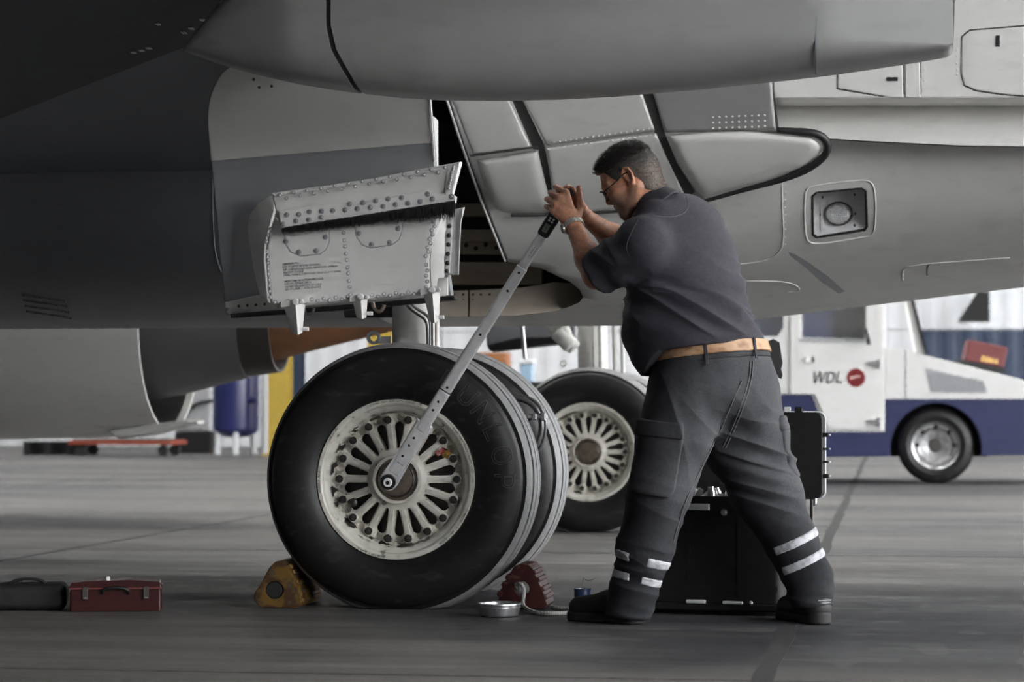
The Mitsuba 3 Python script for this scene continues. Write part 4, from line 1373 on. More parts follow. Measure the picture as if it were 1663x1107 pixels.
def head_sdf(p):
    q = head_local(p)
    d = skull(q)
    d = smin(d, ell(q, (0.032, 0, -0.035), (0.066, 0.06, 0.082)), 0.03)
    s = q * np.array([1, np.sign(q[:, 1]).clip(-1, 1)[0] * 0 + 1, 1])
    s = np.stack([q[:, 0], np.abs(q[:, 1]), q[:, 2]], 1)
    d = smin(d, seg(s, (-0.01, 0.055, -0.045), (0.07, 0.018, -0.098), 0.024, 0.024), 0.03)
    d = smin(d, seg(s, (0.08, 0.0, -0.1), (0.08, 0.012, -0.1), 0.02, 0.018), 0.02)
    d = smin(d, ell(s, (0.062, 0.044, -0.028), (0.028, 0.024, 0.024)), 0.03)
    d = smin(d, seg(s, (0.09, 0.004, 0.022), (0.07, 0.048, 0.02), 0.012, 0.011), 0.02)
    d = smax(d, -ell(s, (0.1, 0.032, -0.001), (0.022, 0.017, 0.012)), 0.014)
    d = smin(d, seg(s, (0.094, 0, 0.008), (0.108, 0, -0.026), 0.008, 0.011), 0.014)
    d = smin(d, ell(s, (0.099, 0.012, -0.032), (0.012, 0.008, 0.008)), 0.01)
    d = smin(d, seg(s, (0.098, 0, -0.055), (0.084, 0.02, -0.06), 0.0075, 0.004), 0.008)
    d = smin(d, seg(s, (0.096, 0, -0.068), (0.084, 0.018, -0.067), 0.008, 0.004), 0.008)
    d = smax(d, -seg(s, (0.105, 0, -0.0612), (0.088, 0.024, -0.063), 0.0016, 0.001), 0.003)
    # ears: helix, lobe, concha
    rim_ = [(0.006, 0.074, 0.004), (0.006, 0.082, 0.022), (-0.008, 0.09, 0.031), (-0.022, 0.094, 0.022), (-0.025, 0.094, 0.004), (-0.018, 0.088, -0.016), (-0.006, 0.08, -0.03), (0.004, 0.074, -0.026)]
    e = np.full(len(q), 9.0)
    for i in range(len(rim_) - 1):
        e = np.minimum(e, seg(s, rim_[i], rim_[i + 1], 0.0046, 0.0046 if i < 5 else 0.0065))
    Re = np.array([[0.95, 0.3, 0], [-0.3, 0.95, 0], [0, 0, 1.0]])
    e = smin(e, ell(s, (-0.01, 0.08, 0.0), (0.016, 0.006, 0.027), Re), 0.008)
    e = smin(e, seg(s, (0.002, 0.076, -0.004), (0.003, 0.076, -0.01), 0.006, 0.005), 0.006)
    d = smin(d, e, 0.006)
    d = smax(d, -ell(s, (-0.008, 0.089, -0.002), (0.0105, 0.0105, 0.0155)), 0.003)
    d = np.minimum(d, seg(s, (-0.016, 0.089, 0.016), (-0.017, 0.087, -0.012), 0.003, 0.0028))
    return d * HS


NECK0, NECK1 = hp(-0.035, 0, -0.055), J(1080, 345, 8.86)
SHL, SHR = J(1043, 395, 8.67), J(1130, 368, 9.02)
ELL_, ELR = J(969, 446, 8.80), J(1016, 402, 9.19)
WRL, WRR = J(931, 365, 8.945), J(951, 352, 9.06)

# the left hand round the grip, then the right hand behind it
LHK = [J(919, 313, 8.945), J(909, 321, 8.94), J(902, 331, 8.94), J(899, 343, 8.945)]
LHP = [J(907, 307, 8.975), J(897, 315, 8.975), J(891.5, 325, 8.975), J(891, 337, 8.975)]
LHD = [J(902, 303, 9.005), J(894, 313, 9.01), J(888, 323, 9.01), J(887, 335, 9.005)]
LHT = [J(912, 306, 9.025), J(905, 316, 9.03), J(899, 326, 9.03), J(897, 338, 9.022)]
RHK = [J(935, 316, 9.055), J(931, 325, 9.06), J(928, 335, 9.06), J(927, 345, 9.055)]
RHP = [J(921, 305, 9.06), J(917, 313, 9.065), J(913, 324, 9.065), J(910, 336, 9.06)]
RHD = [J(922, 303, 9.03), J(911, 309, 9.045), J(906, 321, 9.045), J(903, 334, 9.04)]
RHT = [J(930, 306, 9.005), J(922, 305, 9.012), J(913, 313, 9.012), J(908, 328, 9.01)]
LTH = [J(938, 352, 8.955), J(943, 334, 8.965), J(941, 316, 8.978), J(940, 305, 8.99)]
RTH = [J(945, 348, 9.05), J(945, 334, 9.03), J(938, 320, 9.02), J(933, 311, 9.015)]


def hand_sdf(p, wr, K, Pp, D, Tt, th, s=1.0):
    c = (K[1] + K[2]) / 2
    pal = seg(p, wr, K[1], 0.027, 0.0145)
    pal = smin(pal, seg(p, wr, K[2], 0.027, 0.014), 0.014)
    pal = smin(pal, seg(p, wr, K[0], 0.024, 0.0145), 0.014)
    pal = smin(pal, seg(p, wr, K[3], 0.024, 0.0135), 0.014)
    for i in range(4):
        r = (0.0108, 0.0112, 0.0106, 0.0095)[i] * s
        f = seg(p, K[i], Pp[i], r * 1.12, r)
        f = smin(f, seg(p, Pp[i], D[i], r, r * 0.92), 0.004)
        f = smin(f, seg(p, D[i], Tt[i], r * 0.92, r * 0.82), 0.003)
        pal = smin(pal, f, 0.007)
    t = seg(p, wr * 0.4 + th[0] * 0.6, th[1], 0.019, 0.0145)
    t = smin(t, seg(p, th[1], th[2], 0.0145, 0.0118), 0.006)
    t = smin(t, seg(p, th[2], th[3], 0.0118, 0.010), 0.005)
    return smin(pal, t, 0.012)


# body axes for the leaning trunk
SP0, SP1 = J(1150, 590, 8.88), J(1088, 372, 8.85)
SPU = (SP1 - SP0) / np.linalg.norm(SP1 - SP0)
BFT = BF - SPU * (BF @ SPU)
BFT /= np.linalg.norm(BFT)
BLT = np.cross(SPU, BFT)
RT = np.stack([BFT, BLT, SPU], 1)


def trunk(px, py, Y):
    return J(px, py, Y)


def body_sdf(p):
    d = ell(p, trunk(1092, 425, 8.86), (0.125, 0.19, 0.22), RT)
    d = smin(d, ell(p, trunk(1118, 520, 8.87), (0.18, 0.19, 0.2), RT), 0.06)
    d = smin(d, seg(p, SHL, SHR, 0.07, 0.07), 0.06)
    d = smin(d, seg(p, NECK0, NECK1, 0.060, 0.066), 0.035)
    for s, e, w in ((SHL, ELL_, WRL), (SHR, ELR, WRR)):
        a = seg(p, s, e, 0.058, 0.049)
        m = e * 0.68 + w * 0.32
        a = smin(a, seg(p, e, m, 0.046, 0.049), 0.03)
        a = smin(a, seg(p, m, w, 0.047, 0.029), 0.03)
        d = smin(d, a, 0.04)
    h = smin(head_sdf(p), d, 0.018)
    h = smin(h, hand_sdf(p, WRL, LHK, LHP, LHD, LHT, LTH), 0.015)
    # the right hand keeps clear of the left one
    return np.minimum(h, smin(h, hand_sdf(p, WRR, RHK, RHP, RHD, RHT, RTH, 0.98), 0.003))


# ---- shirt
def fshirt(p):
    d = ell(p, trunk(1100, 425, 8.86), (0.17, 0.215, 0.22), RT)
    d = smin(d, ell(p, trunk(1134, 425, 8.86), (0.12, 0.19, 0.2), RT), 0.05)
    d = smin(d, ell(p, trunk(1117, 525, 8.87), (0.235, 0.235, 0.2), RT), 0.10)
    d = smin(d, ell(p, trunk(1098, 560, 8.90), (0.15, 0.19, 0.15), RT), 0.06)
    d = smin(d, ell(p, trunk(1152, 580, 8.88), (0.205, 0.215, 0.12), RT), 0.08)
    d = smin(d, seg(p, SHL, SHR, 0.080, 0.088), 0.08)
    d = smin(d, seg(p, J(1062, 352, 8.78), J(1112, 345, 8.95), 0.06, 0.06), 0.07)
    d = smin(d, ell(p, J(1090, 338, 8.86), (0.055, 0.055, 0.05)), 0.05)
    for s, e in ((SHL, ELL_), (SHR, ELR)):
        ax = (e - s) / np.linalg.norm(e - s)
        tip = s + ax * (np.linalg.norm(e - s) + 0.03)
        a = seg(p, s, tip, 0.088, 0.084)
        a = np.maximum(a, (p - e) @ ax + 0.012)
        d = smin(d, a, 0.045)
    return d


BELTC = J(1152, 571, 8.88)
BELTN = np.array([-0.10, 0.06, 1.0])
BELTN /= np.linalg.norm(BELTN)


def shirt_disp(p, n):
    hgt = (p - BELTC) @ BELTN
    a = fold(p, (0.45, 0, 0.9), (-0.9, 0.2, 0.42), 15, 2.6, 3)          # creases fanning from the belt
    b = fold(p, (0.25, 0.1, 1), (-1, 0, 0.1), 19, 3.0, 9)
    c = fold(p, (0.8, 0, 0.6), (-0.6, 0, 0.85), 16, 3.2, 14)
    low = np.clip(1 - hgt / 0.28, 0, 1)
    mid = np.exp(-((hgt - 0.18) / 0.12) ** 2)
    sl = np.clip(1.3 - np.linalg.norm(p - J(1010, 425, 8.7), axis=1) / 0.16, 0, 1)
    arm = np.clip(1.2 - np.linalg.norm(p - J(1030, 470, 8.75), axis=1) / 0.16, 0, 1)
    low = low * np.clip((hgt - 0.015) / 0.06, 0, 1)
    d = 0.032 * low * a + 0.026 * mid * b + 0.022 * sl * c + 0.026 * arm * a
    d += 0.003 * (meshkit.fbm(p * 9, 3, 2) - 0.5)
    return d


def shirt_sdf(p):
    d = fshirt(p)
    d = np.maximum(d, 0.012 - 0.08 * np.clip(((p - BELTC) @ BF - 0.05) / 0.12, 0, 1) - (p - BELTC) @ BELTN)
    # neck opening
    ax = (NECK0 - NECK1) / np.linalg.norm(NECK0 - NECK1)
    d = smax(d, -(seg(p, NECK1 + ax * 0.045, NECK0 + ax * 0.1, 0.066, 0.07)), 0.01)
    return d


# ---- trousers
LLEG = [(J(1116, 640, 8.79), 0.145), (J(1094, 715, 8.76), 0.134), (J(1071, 800, 8.74), 0.112), (J(1047, 890, 8.78), 0.098), (J(1029, 960, 8.81), 0.086), (J(1018, 1001, 8.82), 0.080)]
RLEG = [(J(1196, 645, 8.97), 0.150), (J(1212, 720, 8.97), 0.15), (J(1247, 805, 8.95), 0.122), (J(1285, 880, 8.90), 0.095), (J(1313, 940, 8.86), 0.088), (J(1320, 984, 8.85), 0.079)]


def ftrousers(p):
    d = ell(p, J(1154, 590, 8.885), (0.215, 0.225, 0.15), np.stack([BF, BL, BZ], 1))
    d = smin(d, ell(p, J(1160, 640, 8.89), (0.215, 0.225, 0.13), np.stack([BF, BL, BZ], 1)), 0.06)
    for leg in (LLEG, RLEG):
        a = np.full(len(p), 9.0)
        for (x, r), (y, s) in zip(leg[:-1], leg[1:]):
            a = smin(a, seg(p, x, y, r, s), 0.02)
        ax = leg[-1][0] - leg[-2][0]
        ax = ax / np.linalg.norm(ax)
        a = smax(a, (p - leg[-1][0]) @ (ax * 0.5 + np.array([0, 0, -0.5])) / 0.97, 0.006)
        d = smin(d, a, 0.05 if leg is LLEG else 0.09)
    return smax(d, (p - BELTC) @ BELTN - 0.012, 0.006)


def trouser_disp(p, n):
    d = 0.004 * (meshkit.fbm(p * 7, 3, 5) - 0.5)
    rk = np.exp(-(np.linalg.norm((p - J(1240, 760, 8.9)) * np.array([1, 0.6, 1]), axis=1) / 0.19) ** 2)
    d += 0.034 * rk * fold(p, (0.3, 0, 1), (-0.95, 0, 0.3), 15, 2.4, 21)
    cr = np.exp(-(np.linalg.norm((p - J(1165, 700, 8.8)) * np.array([1, 0.6, 1]), axis=1) / 0.15) ** 2)
    d += 0.018 * cr * fold(p, (0.75, 0, 0.65), (-0.6, 0, 0.8), 15, 2.2, 23)
    lk = np.exp(-(np.linalg.norm((p - J(1050, 860, 8.78)) * np.array([1, 0.6, 0.8]), axis=1) / 0.17) ** 2)
    d += 0.02 * lk * fold(p, (0.35, 0, 1), (0.9, 0, 0.35), 17, 3.0, 25)
    z = p[:, 2]
    low = np.clip((0.22 - z) / 0.12, 0, 1)
    d += 0.014 * low * fold(p, (0.1, 0, 1), (1, 0, 0.2), 24, 4, 27)
    seat = np.exp(-(np.linalg.norm(p - J(1120, 680, 8.7), axis=1) / 0.2) ** 2)
    d += 0.009 * seat * fold(p, (1, 0, 0.25), (-0.25, 0, 1), 12, 2.0, 29)
    return d


def displaced(m, fn):
    n = np.asarray(m.vertex_normals)
    m.vertices = np.asarray(m.vertices) + n * fn(np.asarray(m.vertices), n)[:, None]
    return m


MAN = thing('person', 'heavy-set mechanic in dark polo shirt and grey work trousers leaning on the wrench', 'person')


def _cloth(c0, c1, k=260.0):
    def fn(p, n, uv):
        w = noise(p.x * k, p.y * k, p.z * k)
        a = fbm(p.x * 7, p.y * 7, p.z * 7, 3)
        return mix(c0, c1, a) * (0.82 + 0.36 * w)
    return mikit.proc(fn)


SHIRT = mat('shirt_cotton', _cloth((0.022, 0.021, 0.027), (0.040, 0.038, 0.047)), 0.85, spec=0.25, sheen=0.6)


def _denim(p, n, uv):
    w = noise(p.x * 300, p.y * 300, p.z * 300)
    a = fbm(p.x * 9, p.y * 9, p.z * 6, 3)
    wear = sst(0.5, 0.85, fbm(p.x * 16 + 4, p.y * 16, p.z * 7, 3))
    c = mix((0.022, 0.0225, 0.0255), (0.042, 0.043, 0.047), a)
    return mix(c, (0.10, 0.10, 0.105), wear * 0.6) * (0.8 + 0.4 * w)


DENIM = mat('work_denim', mikit.proc(_denim), 0.85, spec=0.25, sheen=0.4)
REFLECT = mat('reflective_tape', mikit.proc(lambda p, n, uv: mix((0.40, 0.405, 0.43), (0.26, 0.265, 0.28), sst(0.45, 0.7, fbm(p.x * 60, p.y * 60, p.z * 60, 3)))), 0.5)
LEATHER = mat('belt_leather', mikit.proc(lambda p, n, uv: mix((0.42, 0.26, 0.155), (0.24, 0.125, 0.06), sst(0.35, 0.75, fbm(p.x * 24, p.y * 24, p.z * 40, 3)))), 0.55)
SHOE = mat('boot_leather', (0.007, 0.0068, 0.007), 0.6)
SOLE = mat('boot_sole', (0.010, 0.0095, 0.010), 0.7)
scene['skin'] = {'type': 'twosided', 'bsdf': {'type': 'principled', 'base_color': {'type': 'mesh_attribute', 'name': 'vertex_color'}, 'roughness': 0.5, 'specular': 0.4}}
scene['hair_bsdf'] = {'type': 'twosided', 'bsdf': {'type': 'principled', 'base_color': {'type': 'mesh_attribute', 'name': 'vertex_color'}, 'roughness': 0.55, 'specular': 0.4}}


def bounds(*pts, pad=0.12):
    q = np.array(pts)
    return q.min(0) - pad, q.max(0) + pad


# body
lo, hi = bounds(HO, SHL, SHR, ELL_, ELR, WRL, WRR, LHP[0], RHP[0], trunk(1118, 520, 8.87), pad=0.2)
hi[2] = HO[2] + 0.16
body = nets(body_sdf, lo, hi, 0.0036)
cut_z = trunk(1118, 520, 8.87)[2] - 0.12
v = np.asarray(body.vertices)
ql = head_local(v)
skin = np.array([0.42, 0.205, 0.128])
nz_ = meshkit.fbm(v * 38, 3, 4)[:, None]
nz2 = meshkit.fbm(v * 150, 2, 6)[:, None]
col = skin * (0.70 + 0.6 * nz_) * (0.75 + 0.5 * nz2)
col = col * (1 - np.clip(nz_ - 0.55, 0, 1) * np.array([0.2, 1.0, 1.2]))
beard = np.clip((-ql[:, 2] - 0.022) / 0.02, 0, 1) * np.clip((ql[:, 0] + 0.01) / 0.03, 0, 1) * (np.linalg.norm(ql, axis=1) < 0.16)
beard = (beard * (0.4 + 0.6 * nz2[:, 0]))[:, None]
col = col * (1 - 0.8 * beard) + np.array([0.065, 0.061, 0.058]) * 0.8 * beard
v_ = body
add(MAN + '__body', shape_ := body, 'skin', True) if False else None
put(MAN + '__body', mikit.ply(body, 'skin', True, color=col), label='tanned bare forearms, gripping hands and head')
for s in (-1, 1):
    e = trimesh.creation.icosphere(2, 0.0118)
    e.apply_translation(hp(0.077, s * 0.031, -0.001))
    add(MAN + '__eye', e, WHITE, True)

# hair: cap and short tufts
def hair_region(q):
    """>0 where hair grows, in the head's frame"""
    f, l, u = q[:, 0], np.abs(q[:, 1]), q[:, 2]
    line = np.interp(f, [-0.12, -0.06, -0.03, -0.012, 0.012, 0.03, 0.045, 0.06, 0.085, 0.12], [-0.105, -0.098, -0.066, 0.015, 0.026, 0.004, 0.022, 0.058, 0.074, 0.085])
    return u - line


def hair_thick(q):
    up = np.clip((q[:, 2] - 0.045) / 0.05, 0, 1)
    fr = np.clip(q[:, 0] / 0.08, 0, 1)
    return 0.003 + 0.0085 * up + 0.005 * up * fr


def hair_sdf(p):
    q = head_local(p)
    d = (smin(skull(q), ell(q, (0.032, 0, -0.035), (0.066, 0.06, 0.082)), 0.03)) * HS
    d = smin(d, seg(p, NECK0, NECK1, 0.060, 0.066), 0.03)
    n = meshkit.noise(np.stack([q[:, 0] * 60, q[:, 1] * 60, q[:, 2] * 25], 1), 3)
    thick = hair_thick(q) * (0.55 + 0.75 * n)
    return smax(d - thick, -(hair_region(q) + 0.006 * (n - 0.5)) * HS, 0.006)


hl_, hh_ = HO - 0.16, HO + 0.16
cap = nets(hair_sdf, hl_, hh_, 0.0034)


def hair_color(v, seed):
    q = head_local(v)
    g = np.clip((0.062 - q[:, 2]) / 0.06, 0, 1) * np.clip((0.075 - q[:, 0]) / 0.05, 0.15, 1)
    g = np.clip(g * (0.45 + 0.9 * meshkit.noise(v * 420, seed)), 0, 1)[:, None]
    side = np.clip((0.03 - q[:, 2]) / 0.05, 0, 1)[:, None]
    c = np.array([0.014, 0.012, 0.011]) * (1 - g) + np.array([0.085, 0.078, 0.072]) * g
    return c * (1 - 0.45 * side) + np.array([0.12, 0.072, 0.052]) * 0.45 * side


hr = np.random.default_rng(5)
cv = np.asarray(cap.vertices)
cn = np.asarray(cap.vertex_normals)
pick = hr.choice(len(cv), 9000)
qv = head_local(cv[pick])
keep = (hair_region(qv) > 0.006) & (skull(qv) > -0.02)
pick = pick[keep]
qv = qv[keep]
root, nrm = cv[pick], cn[pick]
flow = np.where((qv[:, 2] > 0.05)[:, None], HF * 0.55 + HU * 0.35, -HU * 0.8 - HF * 0.45) + hr.normal(0, 0.22, (len(pick), 3))
crown = np.clip((qv[:, 0] + 0.03) / 0.05, 0, 1)[:, None]
flow = flow * np.where((qv[:, 2] > 0.05)[:, None], 0.35 + 0.65 * crown, 1)
dirn = nrm * np.where((qv[:, 2] > 0.05), 0.75, 0.28)[:, None] + flow
dirn /= np.linalg.norm(dirn, axis=1, keepdims=True)
Lh = np.where(qv[:, 2] > 0.05, 0.011 + 0.008 * np.clip(qv[:, 0] / 0.08, 0, 1), 0.006) * hr.uniform(0.6, 1.2, len(pick))
sd = np.cross(dirn, nrm + 1e-4)
sd /= np.linalg.norm(sd, axis=1, keepdims=True)
wd = 0.0011
tv = np.stack([root - sd * wd - nrm * 0.002, root + sd * wd - nrm * 0.002, root + nrm * wd, root + dirn * Lh[:, None]], 1).reshape(-1, 3)
k4 = np.arange(len(pick))[:, None] * 4
tf_ = np.concatenate([k4 + [0, 1, 3], k4 + [1, 2, 3], k4 + [2, 0, 3]])
hairm = trimesh.Trimesh(np.vstack([cv, tv]), np.vstack([np.asarray(cap.faces), tf_ + len(cv)]), process=False)
hc = np.vstack([hair_color(cv, 8), np.repeat(hair_color(root, 9), 4, 0) * np.repeat(hr.uniform(0.6, 1.5, (len(pick), 1)), 4, 0)])
put(MAN + '__hair', mikit.ply(hairm, 'hair_bsdf', True, color=np.clip(hc, 0, 1)), label='short dark hair greying at the sides')

# shirt
lo, hi = bounds(SHL, SHR, ELL_, ELR, trunk(1117, 525, 8.87), BELTC, pad=0.27)
lo[2] = BELTC[2] - 0.09
shirt = displaced(nets(shirt_sdf, lo, hi, 0.0052), shirt_disp)
sv = np.asarray(shirt.vertices)
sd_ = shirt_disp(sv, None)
sk = np.clip(0.5 + sd_ * 32, 0, 1) * 0.55 + 0.45 * meshkit.fbm(sv * 6, 3, 12)  # ridges paler, hollows darker: fold shading put into the colour
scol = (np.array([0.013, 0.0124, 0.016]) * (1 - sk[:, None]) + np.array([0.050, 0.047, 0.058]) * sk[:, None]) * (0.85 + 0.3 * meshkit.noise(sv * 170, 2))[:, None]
scene['cloth_vertex'] = {'type': 'twosided', 'bsdf': {'type': 'principled', 'base_color': {'type': 'mesh_attribute', 'name': 'vertex_color'}, 'roughness': 0.85, 'specular': 0.25, 'sheen': 0.5}}
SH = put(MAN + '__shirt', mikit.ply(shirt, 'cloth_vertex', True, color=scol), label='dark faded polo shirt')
ax = (NECK0 - NECK1) / np.linalg.norm(NECK0 - NECK1)
colr = lathe([(0.078, -0.03), (0.077, 0.02), (0.079, 0.040), (0.082, 0.043), (0.087, 0.040), (0.105, -0.002), (0.110, -0.018), (0.106, -0.024), (0.096, -0.012), (0.084, 0.01)], 64, True)
cvv = np.asarray(colr.vertices).copy()
cvv[:, 1] *= 0.92
cvv[:, 2] += 0.006 * (meshkit.noise(cvv * 22, 4) - 0.5)
colr.vertices = cvv
COLN = np.array([-0.66, 0.20, 0.74])
add(SH + '__collar', xf(colr, frame(J(1062, 338, 8.86), COLN, BF)), SHIRT, 40)


def line_on(f, pts, r, key, m_, n=40, off=0.0):
    q_ = spline(np.asarray(pts, float), n)
    h_ = hit(f, q_[:, 0], q_[:, 1])
    g = grad(f, h_)
    return add(key, sweep(h_ + g * off, r, 6), m_, True)


shirt_full = lambda p: shirt_sdf(p)
SEAM = mat('shirt_seam', (0.06, 0.058, 0.068), 0.85)
line_on(shirt_full, [(1040, 352), (1022, 385), (1018, 405), (1030, 430), (1038, 452)], 0.0018, SH + '__seam', SEAM)
line_on(shirt_full, [(1060, 350), (1090, 352), (1112, 345), (1118, 332), (1114, 318)], 0.0018, SH + '__seam', SEAM)

# trousers, pockets, tapes
lo, hi = bounds(*[x for x, r in LLEG + RLEG], BELTC, pad=0.23)
lo[2] = 0.01
tro = displaced(nets(ftrousers, lo, hi, 0.0056), trouser_disp)
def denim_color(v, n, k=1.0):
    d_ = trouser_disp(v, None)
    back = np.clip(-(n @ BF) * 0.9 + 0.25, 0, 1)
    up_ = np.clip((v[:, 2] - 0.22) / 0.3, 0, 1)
    w_ = back * up_ * (0.35 + 0.9 * meshkit.fbm(v * np.array([14, 14, 6]), 3, 31)) + np.clip(d_ * 38, -0.25, 0.7) + 0.25 * meshkit.fbm(v * 11, 3, 33)  # fade on the seat, with side and fold shading painted in
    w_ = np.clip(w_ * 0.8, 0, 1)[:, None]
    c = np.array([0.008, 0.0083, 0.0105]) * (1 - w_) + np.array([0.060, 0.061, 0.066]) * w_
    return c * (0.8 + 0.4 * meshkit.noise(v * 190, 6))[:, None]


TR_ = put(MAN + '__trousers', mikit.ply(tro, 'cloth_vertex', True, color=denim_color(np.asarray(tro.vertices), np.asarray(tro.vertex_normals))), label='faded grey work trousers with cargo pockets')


def over(f, off, region, lo, hi, h, disp, m_, key, **kw):
    m = nets(lambda p: smax(f(p) - off, region(p), 0.006), lo, hi, h)
    if disp is not None:
        m = displaced(m, disp)
    if m_ is DENIM:
        return put(key, mikit.ply(m, 'cloth_vertex', True, color=denim_color(np.asarray(m.vertices), np.asarray(m.vertex_normals))), **kw)
    return add(key, m, m_, True, **kw)


def tilt(deg):
    a = math.radians(deg)
    return np.array([[math.cos(a), 0, math.sin(a)], [0, 1, 0], [-math.sin(a), 0, math.cos(a)]])


c1 = J(1067, 752, 8.60)
over(ftrousers, 0.022, lambda p: rbox(p, c1, (0.078, 0.115, 0.115), tilt(10), 0.03), c1 - 0.2, c1 + 0.2, 0.005, trouser_disp, DENIM, TR_ + '__cargo_pocket')
c2 = J(1072, 697, 8.60)
over(ftrousers, 0.030, lambda p: rbox(p, c2, (0.084, 0.12, 0.030), tilt(6), 0.012), c2 - 0.2, c2 + 0.2, 0.0045, trouser_disp, DENIM, TR_ + '__pocket_flap')
c3 = J(1290, 728, 8.98)
over(ftrousers, 0.007, lambda p: rbox(p, c3, (0.075, 0.10, 0.10), tilt(-8), 0.03), c3 - 0.2, c3 + 0.2, 0.005, trouser_disp, DENIM, TR_ + '__cargo_pocket')
c4 = J(1285, 684, 8.98)
over(ftrousers, 0.011, lambda p: rbox(p, c4, (0.075, 0.11, 0.024), tilt(-8), 0.01), c4 - 0.2, c4 + 0.2, 0.0045, trouser_disp, DENIM, TR_ + '__pocket_flap')


def tape(leg, px, py, Y, side, lo_a, hi_a):
    c = J(px, py, Y)
    a, b = (leg[2][0], leg[4][0])
    ax_ = (b - a) * np.array([1, 0, 1])
    ax_ = ax_ / np.linalg.norm(ax_)
    x_ = np.cross(ax_, [0, -1.0, 0])
    x_ /= np.linalg.norm(x_)
    y_ = np.cross(ax_, x_)

    def reg(p):
        t_ = np.clip(((p - a) @ ax_), 0, 2)
        r_ = p - (a + t_[:, None] * ax_)
        an = np.degrees(np.arctan2(r_ @ y_, r_ @ x_))
        mid_, hw = (lo_a + hi_a) / 2, (hi_a - lo_a) / 2
        dd = np.abs((an - mid_ + 180) % 360 - 180) - hw
        leg_only = seg(p, leg[2][0], leg[5][0], 0.14, 0.12)
        return np.maximum(np.maximum(np.abs((p - c) @ ax_) - 0.0155, dd * 0.0016), leg_only)
    over(ftrousers, 0.0035, reg, c - np.array([.26, .3, .14]), c + np.array([.26, .3, .14]), 0.0048, trouser_disp, REFLECT, TR_ + '__reflective_tape')


TAPE_L = [(1047, 909), (1037, 939)]
TAPE_R = [(1300, 874), (1312, 906)]
for (px, py) in TAPE_L:
    tape(LLEG, px, py, 8.80, 1, -250, -104)
    tape(LLEG, px, py, 8.80, 1, -38, 60)
for (px, py) in TAPE_R:
    tape(RLEG, px, py, 8.88, 1, -250, -58)
lo, hi = bounds(BELTC, pad=0.32)
lo[2], hi[2] = BELTC[2] - 0.1, BELTC[2] + 0.1
fb = lambda p: smin(smin(ell(p, J(1154, 590, 8.885), (0.215, 0.225, 0.15), np.stack([BF, BL, BZ], 1)), ell(p, J(1160, 640, 8.89), (0.215, 0.225, 0.13), np.stack([BF, BL, BZ], 1)), 0.06), seg(p, BELTC - BZ * 0.02, BELTC + BZ * 0.04, 0.19, 0.19), 0.04)
belt = nets(lambda p: smax(np.abs(fb(p) - 0.006) - 0.006, np.abs((p - BELTC) @ BELTN) - 0.023, 0.004), lo, hi, 0.0048)
BT = add(MAN + '__belt', belt, LEATHER, True, label='worn tan leather belt')
wb = nets(lambda p: smax(fb(p) - 0.004, np.abs((p - BELTC) @ BELTN + 0.03) - 0.014, 0.004), lo, hi, 0.006)
add(TR_ + '__waistband', wb, DENIM, True)
for px in (1146, 1220):
    a_, b_ = hit(fb, px - 1, 558 if px < 1200 else 550)[0], hit(fb, px + 3, 594 if px < 1200 else 584)[0]
    g = grad(fb, np.array([(a_ + b_) / 2]))[0]
    L_ = np.linalg.norm(b_ - a_)
    lp = xf(box(0.012, 0.005, L_, (0, 0, 0), 0.0015), frame((a_ + b_) / 2 + g * 0.017, b_ - a_, np.cross(g, b_ - a_)))
    add(TR_ + '__belt_loop', lp, DENIM, 30)
STITCH = mat('seam_stitch', (0.10, 0.10, 0.104), 0.85)
fT = lambda p: ftrousers(p)
for pts_ in ([(1218, 586), (1216, 610), (1205, 650), (1186, 700), (1165, 745)], [(1222, 586), (1220, 612), (1209, 652), (1190, 702), (1170, 745)]):
    line_on(fT, pts_, 0.0022, TR_ + '__seam', STITCH, off=0.003)
line_on(fT, [(1204, 618), (1190, 650), (1160, 715), (1135, 765), (1112, 815), (1092, 880)], 0.002, TR_ + '__seam', STITCH, off=0.004)
# pouch on the belt's right hip: flap loop and a slim tool in its sheath
o = J(1256, 560, 8.96)
pk = lambda x, y, d: J(x, y, 8.96 + d)
add(BT + '__tool_pouch', cat_([hull([pk(1243, 556, -.02), pk(1256, 550, -.02), pk(1266, 556, -.02), pk(1271, 590, -.02), pk(1269, 598, -.02), pk(1264, 594, -.02), pk(1258, 565, -.02), pk(1243, 556, .03), pk(1256, 550, .03), pk(1266, 556, .03), pk(1271, 590, .03), pk(1269, 598, .03)]),
                               hull([pk(1244, 558, -.03), pk(1256, 553, -.03), pk(1262, 580, -.03), pk(1271, 608, -.03), pk(1269, 615, -.03), pk(1264, 613, -.03), pk(1252, 585, -.03), pk(1246, 560, .02), pk(1256, 553, .02), pk(1271, 608, .02), pk(1264, 613, .02)])]), BLACK, 30, label='black tool pouch')

